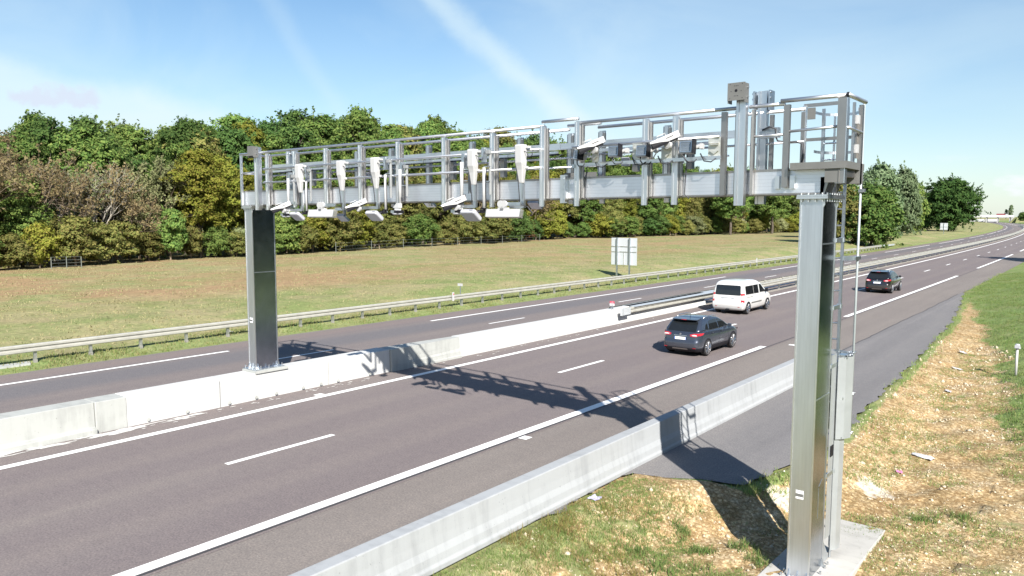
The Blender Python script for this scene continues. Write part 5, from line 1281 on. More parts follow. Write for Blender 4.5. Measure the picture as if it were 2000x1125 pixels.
text('A38', (-20.5, 34.156, 1.12), .115, WHITE, o); text('836', (-20.5, 34.156, 1.0), .11, BLACK, o)
# white post on the near right bank
zz = zat(-3.0, 35.0)
o = root_at('marker_post', (-3.0, 35.0, zz), 'white marker post with a rounded cap on the green bank at the right edge', 'post')
b = MB(); b.tube([(-3.0, 35, zz - .1), (-3.0, 35, zz + 1.1)], .045, 12); b.build('pole', WHITE, o, smooth=True)
b = MB(); b.tube([(-3.0, 35, zz + 1.101), (-3.0, 35, zz + 1.16), (-3.0, 35, zz + 1.24), (-3.0, 35, zz + 1.27)], .11, 14, r1=.07); b.box((-3.0, 34.9, zz + 1.18), (.16, .05, .12)); b.build('cap', OFFWH, o)
# foundation slab
sl_ = MB(); sl_.prism([(-4.78, 12.5), (-3.46, 12.55), (-3.47, 16.66), (-4.45, 16.68), (-4.74, 16.4)], 'z', -1.1, -.78)
so_ = sl_.build('concrete_slab', CONC_SLAB); tag(so_, 'pale concrete foundation slab under the tall near column', 'slab')
md = so_.modifiers.new('bevel', 'BEVEL'); md.width = .02; md.segments = 2
# litter
def rag(name, x, y, sx, sy, m_, label, seed):
    rr = np.random.default_rng(seed); b = MB(); n = 7; g = [[None] * n for _ in range(n)]
    z0 = zat(x, y)
    vs = []; fs = []
    for i in range(n):
        for j in range(n):
            u, v = i / (n - 1) - .5, j / (n - 1) - .5
            px, py = x + u * sx * (1 + rr.normal(0, .08)), y + v * sy * (1 + rr.normal(0, .08))
            vs.append((px, py, zat(px, py) + .015 + abs(rr.normal(0, .022))))
    for i in range(n - 1):
        for j in range(n - 1): fs.append((i * n + j, (i + 1) * n + j, (i + 1) * n + j + 1, i * n + j + 1))
    b.add(vs, fs); q = b.build(name, m_, smooth=False, fixn=False); md = q.modifiers.new('solid', 'SOLIDIFY'); md.thickness = .004
    return tag(q, label, 'litter')
rag('paper_litter', -3.85, 22.3, .5, .28, WHITE, 'crumpled white paper lying on the bare yellow soil', 1)
rag('paper_litter', -8.33, 13.3, .22, .25, plain('lilac_wrap', (.42, .40, .58), .5), 'lilac and white wrapper at the foot of the near barrier', 2)
rag('paper_litter', -5.05, 35.6, .35, .22, WHITE, 'white scrap among the soil halfway up the ditch', 3)
rag('paper_litter', -5.4, 39.4, .3, .2, WHITE, 'white scrap at the far end of the bare soil strip', 4)
rag('paper_litter', -4.65, 31.0, .18, .15, OFFWH, 'pale scrap beside the lay-by edge weeds', 5)
rag('paper_litter', -4.05, 20.6, .14, .12, plain('pink_wrap', (.5, .18, .32), .5), 'small pink wrapper on the soil near the slab', 6)
rag('paper_litter', -1.95, 14.4, .12, .1, plain('orange_wrap', (.6, .2, .12), .5), 'small orange wrapper on the soil by the right edge', 8)
rag('paper_litter', -32.6, 19.9, .35, .2, OFFWH, 'white scrap lying in the grass behind the guardrail', 7)
b = MB(); b.prism([(-33.0, 6.3), (-31.3, 6.3), (-31.3, 11.0), (-31.9, 11.2), (-33.0, 10.0)], 'z', -.1, .12); q = b.build('culvert_slab', CONC_OLD); tag(q, 'grey concrete drain slab under the guardrail at the left edge', 'slab')
# ------------------------------------------------------------------ trees
def unit(v): return v / np.maximum(np.linalg.norm(v, axis=-1, keepdims=True), 1e-9)
def leaf_quads(C, Nn, size, r):
    n = len(C); a = r.normal(size=(n, 3)); u = unit(np.cross(Nn, a)); v = np.cross(Nn, u)
    s = (size * r.uniform(.65, 1.35, n))[:, None]; u = u * s * .62; v = v * s
    V = np.stack([C - v, C + u * .9 - v * .1, C + v, C - u * .9 - v * .1], 1).reshape(-1, 3)
    F_ = np.arange(4 * n).reshape(n, 4); return V, F_
def tubes_np(segs, n=5):
    """segs: list of (p0,p1,r0,r1)"""
    P0 = np.array([s[0] for s in segs]); P1 = np.array([s[1] for s in segs]); R0 = np.array([s[2] for s in segs]); R1 = np.array([s[3] for s in segs])
    d = unit(P1 - P0); a = np.where(np.abs(d[:, 2:3]) < .9, np.array([[0, 0, 1.0]]), np.array([[1.0, 0, 0]]))
    u = unit(np.cross(d, a)); w = np.cross(d, u); ang = np.arange(n) * 2 * np.pi / n
    c = np.cos(ang)[None, :, None]; s_ = np.sin(ang)[None, :, None]
    dirs = u[:, None] * c + w[:, None] * s_
    V = np.concatenate([P0[:, None] + dirs * R0[:, None, None], P1[:, None] + dirs * R1[:, None, None]], 1).reshape(-1, 3)
    b = (np.arange(len(segs)) * 2 * n)[:, None]; j = np.arange(n)[None]; j2 = (j + 1) % n
    F_ = np.stack([b + j, b + j2, b + n + j2, b + n + j], -1).reshape(-1, 4); return V, F_
def limb(p, q, r0, r1, r, k=4, wob=.12):
    pts = [p + (q - p) * t for t in np.linspace(0, 1, k + 1)]; L = np.linalg.norm(q - p)
    for i in range(1, k): pts[i] = pts[i] + r.normal(0, wob * L / k, 3)
    rad = np.linspace(r0, r1, k + 1)
    return [(pts[i], pts[i + 1], rad[i], rad[i + 1]) for i in range(k)], pts
def leafy(seed, H, Rr, base, nl, npl, k, size, clump=.5, flat=1.0, top=.0, drop=.0):
    r = np.random.default_rng(seed); cz = (base + H) / 2; az = (H - base) / 2
    cen = []
    for i in range(nl):
        t = (i + .5) / nl; zz = 1 - 2 * t; ph_ = i * 2.399 + r.uniform(-.4, .4); rr = math.sqrt(max(0, 1 - zz * zz)) * r.uniform(.55, 1.0)
        prof = 1 - top * max(0, zz)
        cen.append([Rr * .66 * rr * prof * math.cos(ph_), Rr * .66 * rr * prof * math.sin(ph_), cz + az * .70 * zz * r.uniform(.85, 1.1)])
    cen = np.array(cen); lr = Rr * r.uniform(.20, .56, nl) * np.where(cen[:, 2] > cz + .3 * az, .8, 1.0)
    segs, tp = limb(np.zeros(3), np.array([r.normal(0, .3), r.normal(0, .3), H * .72]), H * .020, H * .006, r, 6, .10)
    C, Nn = [], []
    for c, l in zip(cen, lr):
        i = min(5, max(1, int((c[2] - l * .6) / (H * .72) * 6))); s, _ = limb(tp[i], c, H * .007, H * .002, r, 3, .15); segs += s
        d = unit(r.normal(size=(npl, 3))); d[:, 2] = np.where(d[:, 2] < -.35, -d[:, 2] * .5, d[:, 2]); d = unit(d)
        cp = c + d * l * r.uniform(.55, 1.08, (npl, 1)) * np.array([1, 1, .85 * flat])
        for q in cp[::3]: s, _ = limb(c, q, H * .0022, H * .0008, r, 2, .15); segs += s
        off = r.normal(0, clump * .5, (npl, k, 3)) * np.array([1, 1, .62]); pos = cp[:, None] + off
        if drop: pos[..., 2] -= np.abs(r.normal(0, drop, pos.shape[:2]))
        nv = unit(d[:, None] * .9 + unit(off) * .5 + r.normal(0, .45, off.shape) + np.array([0, 0, .25]))
        C.append(pos.reshape(-1, 3)); Nn.append(nv.reshape(-1, 3))
        # loose sprays standing out of the lobe
        ns_ = max(3, npl // 4); d2 = unit(r.normal(size=(ns_, 3)) + np.array([0, 0, .55])); tip = c + d2 * l * r.uniform(1.1, 1.5, (ns_, 1))
        for a_, b_ in zip(np.repeat(c[None], ns_, 0), tip): segs.append((a_, b_, H * .0012, H * .0005))
        f_ = r.uniform(.45, 1.05, (ns_, 14, 1)); ps_ = (c + d2 * l * .6)[:, None] * (1 - f_) + tip[:, None] * f_ + r.normal(0, clump * .17, (ns_, 14, 3))
        C.append(ps_.reshape(-1, 3)); Nn.append(unit(r.normal(size=ps_.shape) + np.array([0, 0, .6])).reshape(-1, 3))
    C = np.concatenate(C); Nn = np.concatenate(Nn); ok = C[:, 2] > .05; C, Nn = C[ok], Nn[ok]
    return tubes_np(segs), leaf_quads(C, Nn, size, r)
def twiggy(seed, H, spread, nleaf, size, depth=5, lean=.25):
    r = np.random.default_rng(seed); segs = []; tips = []
    def grow(p, d, L, rad, dep):
        q = p + d * L; s, pts = limb(p, q, rad, rad * .62, r, 3 if dep > 2 else 2, .10); segs.extend(s)
        if dep == 0: tips.append((p, q)); return
        for i in range(r.integers(3, 5) if dep > 1 else r.integers(3, 6)):
            nd_ = unit(d * .95 + r.normal(0, spread, 3) + np.array([0, 0, .16])); t = r.uniform(.45, 1.0)
            pos = pts[min(len(pts) - 1, int(t * (len(pts) - 1) + .5))]
            grow(pos, nd_, L * r.uniform(.55, .80), rad * .55, dep - 1)
    for kk in range(2):
        grow(np.array([r.normal(0, .15), r.normal(0, .15), 0]), unit(np.array([r.normal(0, lean), r.normal(0, lean), 1.0])), H * .32, H * .011, depth - 1)
    P = np.array([[a, b] for a, b in tips]); t = r.uniform(0, 1.05, (nleaf, 1)); ii = r.integers(0, len(P), nleaf)
    C = P[ii, 0] * (1 - t) + P[ii, 1] * t + r.normal(0, .10, (nleaf, 3))
    sc = H / max(1e-6, np.percentile(C[:, 2], 99.5))
    segs = [(a * sc, b * sc, ra, rb) for a, b, ra, rb in segs]; C = C * sc
    return tubes_np(segs, 4), leaf_quads(C, unit(r.normal(size=C.shape) + np.array([0, 0, .5])), size, r)
TM = {}
def tree_mesh(key, gen):
    (tv, tf), (lv, lf) = gen
    def mk(nm, V, F_):
        V = V.astype(np.float32); me = bpy.data.meshes.new(nm); F_ = F_.astype(np.int32)
        me.vertices.add(len(V)); me.vertices.foreach_set('co', V.ravel()); me.loops.add(F_.size); me.loops.foreach_set('vertex_index', F_.ravel())
        me.polygons.add(len(F_)); me.polygons.foreach_set('loop_start', np.arange(0, F_.size, 4, dtype=np.int32)); me.update(calc_edges=True); me.materials.append(BARK); return me
    TM[key] = (mk('trunk', tv, tf), mk('crown', lv, lf))
for i in range(3): tree_mesh(('oak', i), leafy(10 + i, 15, 4.4, 2.2, 24, 20, 44, .165, .60, 1.0, .25))
for i in range(2): tree_mesh(('tall', i), leafy(20 + i, 17, 3.4, 3.2, 20, 19, 44, .165, .56, 1.1, .45))
for i in range(3): tree_mesh(('shrub', i), leafy(30 + i, 6.0, 3.0, .2, 16, 18, 38, .145, .46, .9, .2))
for i in range(2): tree_mesh(('bare', i), twiggy(40 + i, 13, .42, 5200, .15, 6))
tree_mesh(('willow', 0), twiggy(51, 10.5, .36, 9000, .17, 6, .2))
for i in range(2): tree_mesh(('sapling', i), twiggy(60 + i, 10, .34, 1700, .16, 5, .12))
tree_mesh(('bigoak', 0), leafy(71, 19, 10.2, -1.0, 52, 24, 30, .36, 1.0, 1.0, .25))
tree_mesh(('bush', 0), leafy(72, 11.5, 5.4, -.8, 34, 22, 30, .25, .66, 1.0, .35))
tree_mesh(('poplar', 0), leafy(73, 18, 2.6, 1.0, 16, 14, 20, .4, .6, 1.6, .5))
KIND = {'oak': ('leafy_tree', 'broad tree'), 'tall': ('leafy_tree', 'slender tree'), 'shrub': ('shrub', 'bushy shrub'), 'bare': ('bare_tree', 'half bare tree'),
        'willow': ('pale_tree', 'feathery tree'), 'sapling': ('young_tree', 'thin young tree'), 'bigoak': ('oak_tree', 'oak'), 'bush': ('leafy_tree', 'bushy tree'), 'poplar': ('poplar_tree', 'poplar')}
LN = {}
def tree(key, x, y, H, rz, leaf, bark, label, group=None, wide=1.0, z=None):
    tm, lm = TM[key]; hh = {'oak': 15, 'tall': 17, 'shrub': 6, 'bare': 13, 'willow': 10.5, 'sapling': 10, 'bigoak': 19, 'bush': 11.5, 'poplar': 18}[key[0]]
    o = empty(KIND[key[0]][0], (x, y, (zat(x - float(shift(y)), y) if z is None else z) - .1), rz, label, 'shrub' if key[0] == 'shrub' else 'tree', group)
    s = H / hh; o.scale = (s * wide, s * wide, s)
    for nm, me, m_ in (('trunk', tm, bark), ('crown', lm, leaf)):
        c = bpy.data.objects.new(nm, me); COL.objects.link(c); setp(c, o); c.material_slots[0].link = 'OBJECT'; c.material_slots[0].material = m_
    return o
_ly = [-12, 5, 22, 36, 56.6, 89, 126, 162, 225, 262]; _lx = [-66, -66.5, -68.2, -72, -75.7, -80.5, -86, -82, -75, -70]
def line_x(y): return float(np.interp(y, _ly, _lx))
def hmax(y): return float(np.interp(y, [0, 22, 57, 80, 100, 126, 140, 160, 225, 270], [13.5, 14.2, 18, 22, 23.5, 23.5, 22.3, 22.3, 20.5, 18.5]))
ZONES = [(40, 'left of the far gantry column'), (92, "behind the gantry's left part"), (140, "behind the gantry's middle"), (400, "behind the gantry's right half")]
def zone(y): return next(n for lim, n in ZONES if y < lim)
LNAME = {LEAF_G.name: 'green', LEAF_D.name: 'dark green', LEAF_Y.name: 'yellow green', LEAF_O.name: 'olive', LEAF_B.name: 'brownish', LEAF_P.name: 'pale', LEAF_F.name: 'bluish green', LEAF_R.name: 'russet'}
rt = np.random.default_rng(11)
def wood_tree(key, y, off, H, leaf, bark, row, wide=1.0):
    lab = "%s %s in the wood's %s, %s" % (LNAME[leaf.name], KIND[key[0]][1], row, zone(y))
    return tree(key, line_x(y) - off, y, H, rt.uniform(0, 6.28), leaf, bark, lab, '%s %ss of the wood' % (LNAME[leaf.name], KIND[key[0]][1]), wide)
def pick(opts):
    w = np.array([o_[0] for o_ in opts], float); return opts[rt.choice(len(opts), p=w / w.sum())][1:]
# rear rows make the skyline
for (off, sp, f0, f1, row) in ((27, 6.6, .97, 1.08, 'back row'), (17, 5.8, .88, 1.03, 'back row'), (9.5, 5.6, .74, .93, 'middle row')):
    y = -8 + rt.uniform(0, 3)
    while y < 268:
        kk, lf = pick([(3, 'oak', LEAF_G), (2, 'tall', LEAF_G), (1.6, 'oak', LEAF_D), (1.2, 'oak', LEAF_O), (1.0, 'tall', LEAF_Y)])
        if row == 'middle row' and 10 < y < 26: kk, lf = 'bare', LEAF_B
        if row == 'middle row' and 27 < y < 34.5: kk, lf = 'oak', LEAF_G
        v = rt.integers(0, 3) if kk == 'oak' else rt.integers(0, 2)
        wood_tree((kk, int(v)), y, off + rt.normal(0, 1.5), hmax(y) * rt.uniform(f0, f1), lf, BARK if kk != 'bare' else TWIG, row, rt.uniform(.9, 1.15))
        y += sp * rt.uniform(.75, 1.25)
# front trees, chosen one after another along the edge of the wood
front = [(-2, 'oak', 11, LEAF_G), (4, 'bare', 11.5, LEAF_B), (9, 'oak', 10, LEAF_O), (14, 'bare', 12, LEAF_B), (18.5, 'bare', 12.5, LEAF_B), (22.5, 'bare', 11.8, LEAF_B), (25.5, 'oak', 8.5, LEAF_G), (26.5, 'bare', 11, LEAF_B),
         (28.5, 'sapling', 9.2, LEAF_B), (30.2, 'sapling', 8.6, LEAF_P), (31.8, 'sapling', 9.4, LEAF_B), (33.6, 'sapling', 7.6, LEAF_O), (35.5, 'bare', 8, LEAF_B),
         (38.2, 'willow', 10.2, LEAF_P), (40.0, 'willow', 9.0, LEAF_P), (43.4, 'oak', 12.4, LEAF_Y), (46.5, 'oak', 11.6, LEAF_Y), (50.5, 'oak', 10.5, LEAF_Y), (55, 'oak', 9, LEAF_G)]
for y, kk, H, lf in front:
    wood_tree((kk, int(rt.integers(0, {'oak': 3, 'bare': 2, 'willow': 1, 'sapling': 2}[kk]))), y, 2.6 + rt.uniform(0, 2.5), H, lf, {'bare': TWIG, 'sapling': BARK_P, 'willow': TWIG}.get(kk, BARK), 'front row', 1.0 if kk != 'willow' else .9)
y = 59
while y < 262:
    kk, lf = pick([(2.6, 'oak', LEAF_O), (3.0, 'oak', LEAF_Y), (2.6, 'oak', LEAF_G), (.5, 'bare', LEAF_B), (.5, 'willow', LEAF_P), (.9, 'tall', LEAF_O)])
    H = hmax(y) * rt.uniform(.45, .62) if y < 110 else hmax(y) * rt.uniform(.52, .74)
    wood_tree((kk, 0 if kk == 'willow' else int(rt.integers(0, 2))), y, 3.4 + rt.uniform(0, 3), H, lf, TWIG if kk in ('bare', 'willow') else BARK, 'front row', 1.1)
    y += 5.2 * rt.uniform(.8, 1.25)
y = -6
while y < 262:
    kk, lf = pick([(3, 'shrub', LEAF_O), (2, 'shrub', LEAF_Y), (2, 'shrub', LEAF_G), (1, 'shrub', LEAF_D), (.7, 'shrub', LEAF_P)])
    if 108 < y < 114: lf = LEAF_R
    if 26 < y < 36 and rt.uniform() < .55: lf = LEAF_O
    wood_tree((kk, int(rt.integers(0, 3))), y, .4 + rt.uniform(0, 2.0), rt.uniform(2.6, 5.4) * (1.0 if y < 60 else 1.2), lf, TWIG, 'shrub edge', rt.uniform(.85, 1.3))
    y += (2.7 if y < 60 else 3.8) * rt.uniform(.7, 1.35)
y = -4
while y < 200:
    kk, lf = pick([(3, 'shrub', LEAF_G), (2, 'shrub', LEAF_O), (1.5, 'shrub', LEAF_Y), (1, 'shrub', LEAF_D)])
    wood_tree((kk, int(rt.integers(0, 3))), y, 5.5 + rt.uniform(0, 3.0), rt.uniform(5.0, 8.0), lf, TWIG, 'understorey', rt.uniform(.8, 1.1))
    y += 5.5 * rt.uniform(.7, 1.35)
# trees along the far verge at the right
G2 = 'trees on the far verge right of the gantry'
def vt(key, x, y, H, leaf, label, wide=1.0, bark=None): return tree(key, x, y, H, rt.uniform(0, 6.28), leaf, bark or BARK, label, G2, wide)
vt(('bush', 0), -36.0, 149, 11.8, LEAF_G, 'bushy green tree right behind the ladder of the near column', 1.15)
vt(('bush', 0), -41.5, 146, 12.0, LEAF_O, 'olive bushy tree partly hidden by the near column and ladder', 1.0)
vt(('oak', 1), -48.0, 172, 16, LEAF_G, 'green tree standing just behind the bushy trees at the ladder', 1.15)
vt(('bush', 0), -46.3, 198, 18.5, LEAF_F, 'tall bluish green tree, left one of the pair before the big round oak', .72)
vt(('bush', 0), -46.5, 224, 18.8, LEAF_F, 'tall bluish green tree, right one of the pair before the big round oak', .68)
vt(('bush', 0), -52.0, 262, 17, LEAF_G, 'green tree in the gap left of the big round oak, front one', .7)
vt(('bush', 0), -60.5, 326, 14, LEAF_D, 'dark narrow tree in the gap left of the big round oak', .55)
vt(('oak', 1), -72, 345, 18, LEAF_O, 'olive tree far back in the gap left of the big round oak', 1.2)
vt(('bigoak', 0), -49.5, 312, 19.6, LEAF_D, 'big round dark green oak standing alone at the bend of the motorway', 1.02)
vt(('shrub', 0), -75, 322, 6, LEAF_O, 'olive bush at the foot of the trees left of the big oak', 1.4)
for k in range(9):
    y = 372 + 9 * k; x = -(.181 + .0085 * k) * y
    tree(('bush', 0), x, y, 15.5 + (k % 3), rt.uniform(0, 6.28), (LEAF_F, LEAF_G, LEAF_O)[k % 3], BARK, 'distant tree of the wood seen in the gap left of the big round oak', 'distant trees left of the big oak', .9)
for k, (x, y) in enumerate([(-76, 182), (-74, 205), (-79, 232), (-84, 262), (-90, 290)]):
    tree(('oak', k % 3), x, y, 16.5, rt.uniform(0, 6.28), LEAF_G, BARK, 'green broad round tree filling the wood behind the near column', 'green trees behind the near column', 1.2)
# far right background
o = tree(('poplar', 0), -112.5, 1130, 20, 1, LEAF_F, BARK, 'slim poplar standing beyond the right end of the far overpass', None, 1.1, z=4)
o = tree(('poplar', 0), -118, 1135, 14, 3, LEAF_F, BARK, 'shorter poplar left of the slim poplar beyond the overpass', None, 1.0, z=4)
for k, (x, y, h_) in enumerate([(-73, 900, 12), (-66, 905, 13), (-84, 950, 10), (-60, 880, 12)]):
    tree(('bush', 0), x, y, h_, k, LEAF_D, BARK, 'dark green bushy tree on the far right horizon beside the overpass', 'dark trees on the far right horizon', 1.2, z=2)
# trees along the right bank, outside the photograph: they shade the shoulder and show in the polished column sides, their leaves darkened for that
for k, (x, y, h_) in enumerate([(5.5, 115, 20), (16, 30, 13), (19, 40, 14), (15, 50, 13), (18, 58, 15), (15, 66, 14), (22, 20, 14), (24, 8, 13), (26, -6, 14), (18, 74, 14), (15, 82, 14), (19, 90, 15), (15, 98, 14), (20, 106, 15), (16, 124, 15), (23, 48, 15), (24, 66, 16), (24, 84, 16)]):
    tree(('tall' if k == 0 else 'bush', 0), x, y, h_, k, LEAF_N, BARK, 'dark green tree on the right bank beyond the photo edge', 'trees on the right bank', 1.3)

# ------------------------------------------------------------------ fence at the edge of the wood
FEN = plain('fence_grey', (.15, .165, .15), .7)
fe = root_at('wire_fence', (line_x(95) + 1.6, 95, .9), 'thin wire fence with slim posts along the edge of the wood', 'fence')
for y in np.arange(60, 118, 6.5):
    x = line_x(y) + 1.5; z = zat(x, y); b = MB(); b.tube([(x, y, z - .1), (x, y, z + 1.3)], .035, 6); b.build('post', FEN, fe)
for h_ in (.35, .75, 1.15):
    b = MB(); b.tube([(line_x(y) + 1.5, y, zat(line_x(y) + 1.5, y) + h_) for y in np.arange(60, 118, 6.5)], .012, 4); b.build('wire', FEN, fe)
fe2 = root_at('wire_fence', (line_x(27) + 1.2, 27, .9), 'short run of grey mesh fence half hidden by shrubs, left of the far column', 'fence')
for y in np.arange(25.8, 28.6, 1.3):
    x = line_x(y) + 1.2; z = zat(x, y); b = MB(); b.tube([(x, y, z - .1), (x, y, z + .95)], .035, 6); b.build('post', FEN, fe2)
for h_ in np.arange(.2, 1.0, .25):
    b = MB(); b.tube([(line_x(y) + 1.2, y, zat(line_x(y) + 1.2, y) + h_) for y in np.arange(25.8, 28.6, 1.3)], .012, 4); b.build('wire', FEN, fe2)

# ------------------------------------------------------------------ grass, weeds, stones
def vnoise(x, y, seed=0, sc=1.0):
    r = np.random.default_rng(seed); g = r.uniform(0, 1, (256, 256)); x = x / sc; y = y / sc
    xi = np.floor(x).astype(int); yi = np.floor(y).astype(int); fx = x - xi; fy = y - yi; fx = fx * fx * (3 - 2 * fx); fy = fy * fy * (3 - 2 * fy)
    a = g[xi % 256, yi % 256]; b = g[(xi + 1) % 256, yi % 256]; c = g[xi % 256, (yi + 1) % 256]; d = g[(xi + 1) % 256, (yi + 1) % 256]
    return (a * (1 - fx) + b * fx) * (1 - fy) + (c * (1 - fx) + d * fx) * fy
def fbm(x, y, seed, sc): return .55 * vnoise(x, y, seed, sc) + .3 * vnoise(x, y, seed + 1, sc / 2.1) + .15 * vnoise(x, y, seed + 2, sc / 4.3)
def blades(name, D, S, nb, h, w, spread, material, seed, lean=.45, label=None):
    r = np.random.default_rng(seed); n = len(D); Z = zg(D, S)
    D = np.repeat(D, nb); S = np.repeat(S, nb); Z = np.repeat(Z, nb); hh = np.repeat(np.broadcast_to(h, (n,)), nb) if np.ndim(h) else np.full(n * nb, h)
    N_ = n * nb; hh = hh * r.uniform(.55, 1.3, N_)
    x = D + shift(S) + r.normal(0, spread, N_); y = S + r.normal(0, spread, N_)
    a = r.uniform(0, 6.283, N_); l = hh * np.abs(r.normal(0, lean, N_)); ww = w * r.uniform(.6, 1.4, N_)
    b2 = r.uniform(0, 6.283, N_); px, py = np.cos(b2) * ww / 2, np.sin(b2) * ww / 2
    z = Z - .02
    base = np.stack([x, y, z], -1); off = np.stack([px, py, 0 * px], -1); tip = np.stack([x + np.cos(a) * l, y + np.sin(a) * l, z + hh], -1)
    mid = base * .5 + tip * .5 + np.stack([0 * px, 0 * py, hh * .12], -1)
    V = np.stack([base - off, base + off, mid + off * .7, tip, mid - off * .7], 1).reshape(-1, 3)
    i = np.arange(N_)[:, None] * 5; F_ = np.concatenate([i + np.array([[0, 1, 2, 4]]), i + np.array([[4, 2, 3, 3]])], 1).reshape(-1, 4)
    # second face is a triangle: build as separate arrays
    q = (np.arange(N_)[:, None] * 5 + np.array([[0, 1, 2, 4]])); t_ = (np.arange(N_)[:, None] * 5 + np.array([[4, 2, 3]]))
    me = bpy.data.meshes.new(name); me.vertices.add(len(V)); me.vertices.foreach_set('co', V.astype(np.float32).ravel())
    li = np.concatenate([q, t_], 1).ravel().astype(np.int32); me.loops.add(len(li)); me.loops.foreach_set('vertex_index', li)
    ls = (np.arange(N_)[:, None] * 7 + np.array([[0, 4]])).ravel().astype(np.int32); me.polygons.add(len(ls)); me.polygons.foreach_set('loop_start', ls); me.update(calc_edges=True)
    me.materials.append(material); o = bpy.data.objects.new(name, me); COL.objects.link(o); tag(o, label, 'grass', None, 'stuff'); return o
rg = np.random.default_rng(21)
GRASSV = m_leaf('grass_verge', [(.10, .15, .045), (.15, .19, .065), (.20, .20, .085), (.25, .21, .11)], .01, .3)
def sample(n, d0, d1, s0, s1, prob=None, near=False):
    D = rg.uniform(d0, d1, n); S = s0 + (s1 - s0) * (rg.uniform(0, 1, n) ** (1.6 if near else 1.0))
    if prob is not None: k = rg.uniform(0, 1, n) < prob(D, S); D, S = D[k], S[k]
    return D, S
def u_of(D, S): return D - np.where(S < 15.4, -8.43, edge(S))
def ub_of(S): return np.interp(S, [16, 25, 39, 52, 66], [6.0, 3.7, 2.5, 1.0, .2]) + (.34 * np.sin(S * .8 + 1) + .24 * np.sin(S * 2.1 - 6) + .16 * np.sin(S * 4.3 + 9)) * np.interp(S, [30, 60], [1, .35])
# lush bank on the right
D, S = sample(60000, -9.5, 2.5, 17, 95, lambda D, S: sst(-.2, .5, u_of(D, S) - ub_of(S)) * (D < -.06 * S + 1.5) * (.3 + .7 * sst(.3, .6, fbm(D, S, 5, 1.6))), True)
blades('grass', D, S, 6, .075, .018, .10, GRASS, 1, label='lush green grass on the bank at the right edge')
# weedy edge of the lay-by
D, S = sample(9000, -9.7, -4, 16.0, 96, lambda D, S: np.exp(-((u_of(D, S) - .22) / .24) ** 2) * sst(.30, .55, fbm(D, S, 9, 1.3)), True)
blades('grass', D, S, 7, .16, .015, .07, GRASS, 2, label='weedy green grass along the outer edge of the lay-by')
# near patch between barrier and slab
def pn(D, S): return sst(.46, .60, fbm(D, S, 31, 1.1) + .10 * np.exp(-((D + 7.5) / .9) ** 2) - .10 * sst(-6.4, -5.0, D) * sst(11.5, 14, S)) * (1 - sst(14.4, 15.3, S))
D, S = sample(10500, -8.4, -4.9, 6.5, 15.4, lambda D, S: pn(D, S))
blades('grass', D, S, 8, .065, .010, .055, GRASS, 3, label='patchy green grass between the near barrier and the column')
D, S = sample(2600, -8.45, -6.9, 6.5, 13.6, lambda D, S: np.exp(-(u_of(D, S) / .6) ** 2) * sst(.45, .6, fbm(D, S, 33, .9)))
blades('weeds', D, S, 7, .12, .008, .07, WEED, 4, .9, label='dry straggling weeds at the foot of the near barrier')
D, S = sample(5200, -8.3, -1.0, 7, 17.5, lambda D, S: .25 + .6 * sst(.5, .65, fbm(D, S, 41, .9)))
blades('grass', D, S, 5, .055, .009, .05, WEED, 5, .9, label='short sparse yellowing grass on the stony soil')
# tufts over the soil at the right
def ps(D, S): return sst(.46, .60, fbm(D, S, 51, 1.5)) * (u_of(D, S) > .5) * (D < -.06 * S + .9)
D, S = sample(15000, -5.3, 1.0, 12, 40, ps, True)
blades('grass', D, S, 6, .075, .011, .07, GRASS, 6, .8, label='low grass tufts scattered over the bare soil')
# single bigger tufts
tf_ = np.array([(-5.9, 13.4), (-5.35, 14.0), (-6.2, 12.2), (-5.0, 12.3), (-5.4, 11.5), (-6.6, 13.9), (-4.95, 13.7), (-3.1, 13.3), (-2.6, 13.6), (-2.9, 17.8), (-2.3, 18.3), (-6.9, 12.6), (-5.7, 12.7)])
D = np.repeat(tf_[:, 0], 26) + rg.normal(0, .13, 26 * len(tf_)); S = np.repeat(tf_[:, 1], 26) + rg.normal(0, .13, 26 * len(tf_))
blades('grass', D, S, 8, .15, .012, .04, GRASS, 7, .7, label='denser green grass tufts near the shadow of the column')
tf_ = np.array([(-6.9, 11.2), (-6.2, 10.9), (-7.8, 13.2), (-7.2, 11.9), (-5.6, 10.9), (-8.1, 11.8), (-6.5, 11.6)])
D = np.repeat(tf_[:, 0], 40) + rg.normal(0, .22, 40 * len(tf_)); S = np.repeat(tf_[:, 1], 40) + rg.normal(0, .22, 40 * len(tf_))
blades('weeds', D, S, 6, .16, .009, .05, WEED, 17, .8, label='clumps of brownish weeds on the ground before the near barrier')
# verge under the left guardrail
D, S = sample(15000, -33.0, -30.5, 3, 170, lambda D, S: .15 + .75 * sst(.42, .62, fbm(D, S, 61, 1.2)), True)
blades('grass', D, S, 5, .12, .026, .10, GRASSV, 8, label='green grass verge under the left guardrail')
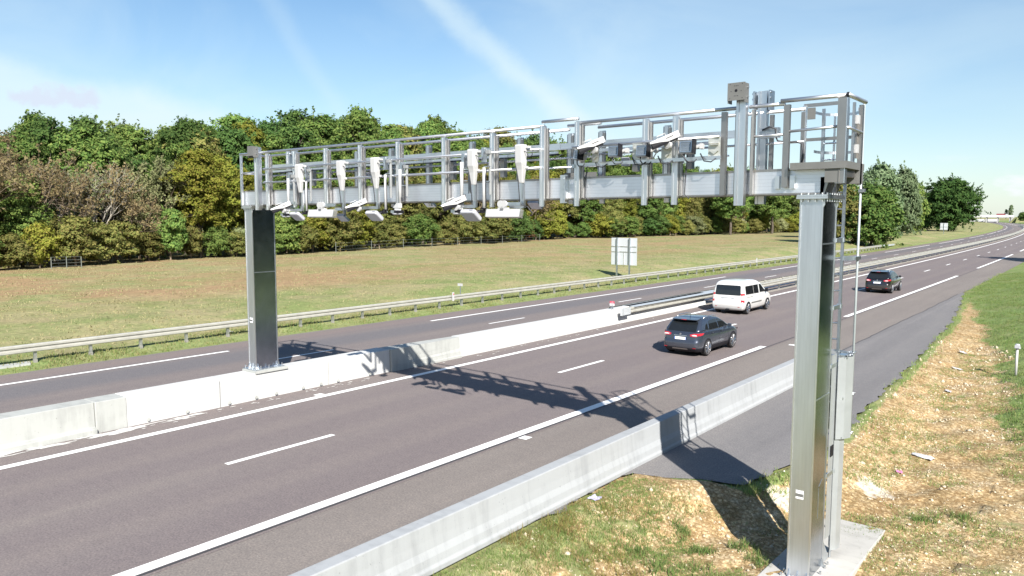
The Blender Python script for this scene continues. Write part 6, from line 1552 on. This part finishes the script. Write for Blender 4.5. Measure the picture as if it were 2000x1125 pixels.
# the field
D, S = sample(14000, -74, -33, 5, 150, lambda D, S: (D > np.interp(S, _ly, _lx)) * (.5 + .5 * sst(.35, .6, fbm(D, S, 71, 3.0))), True)
blades('grass', D, S, 4, .10, .05, .16, GRASSDRY, 9, .8, label='short dry grass of the field below the wood')
# white flowers along the lay-by edge
FLW = plain('petal', (.75, .74, .70), .7)
D, S = sample(1500, -9.5, -4, 16, 70, lambda D, S: np.exp(-((u_of(D, S) - .25) / .2) ** 2) * sst(.5, .62, fbm(D, S, 81, 1.2)), True)
Z = zg(D, S) + rg.uniform(.12, .24, len(D)); C = np.stack([D + shift(S), S, Z], -1)
lv, lf = leaf_quads(C, unit(rg.normal(0, .4, C.shape) + np.array([0, 0, 1.0])), .022, rg)
tag(np_mesh('wild_flowers', lv, lf, FLW), 'tiny white flowers among the weeds along the lay-by edge', 'flowers', None, 'stuff')
# stones
OC = np.array([[1, 0, 0], [-1, 0, 0], [0, 1, 0], [0, -1, 0], [0, 0, 1], [0, 0, -1]], float); OF = np.array([[0, 2, 4], [2, 1, 4], [1, 3, 4], [3, 0, 4], [2, 0, 5], [1, 2, 5], [3, 1, 5], [0, 3, 5]])
D, S = sample(26000, -8.4, 1.2, 8, 42, lambda D, S: (u_of(D, S) > .1) * (D < -.06 * S + 1.0) * (u_of(D, S) < ub_of(S) + .4) * (.15 + .85 * sst(.4, .6, 1 - fbm(D, S, 31, 1.1))), True)
n = len(D); sz = .014 * np.exp(rg.normal(0, .5, n)) * np.interp(S, [8, 25, 42], [1, 1.3, 2.0]); Z = zg(D, S) + sz * .15
V = (OC[None] * (1 + rg.normal(0, .22, (n, 6, 1)))) * sz[:, None, None] * rg.uniform(.6, 1.3, (n, 1, 3)); ang = rg.uniform(0, 6.28, n)
c, s = np.cos(ang)[:, None], np.sin(ang)[:, None]; V = np.stack([V[..., 0] * c - V[..., 1] * s, V[..., 0] * s + V[..., 1] * c, V[..., 2] * .7], -1) + np.stack([D + shift(S), S, Z], -1)[:, None]
Fs = (np.arange(n)[:, None, None] * 6 + OF[None]).reshape(-1, 3)
tag(np_mesh('gravel', V.reshape(-1, 3), Fs, STONE), 'loose limestone pebbles over the bare yellow soil', 'gravel', None, 'stuff')
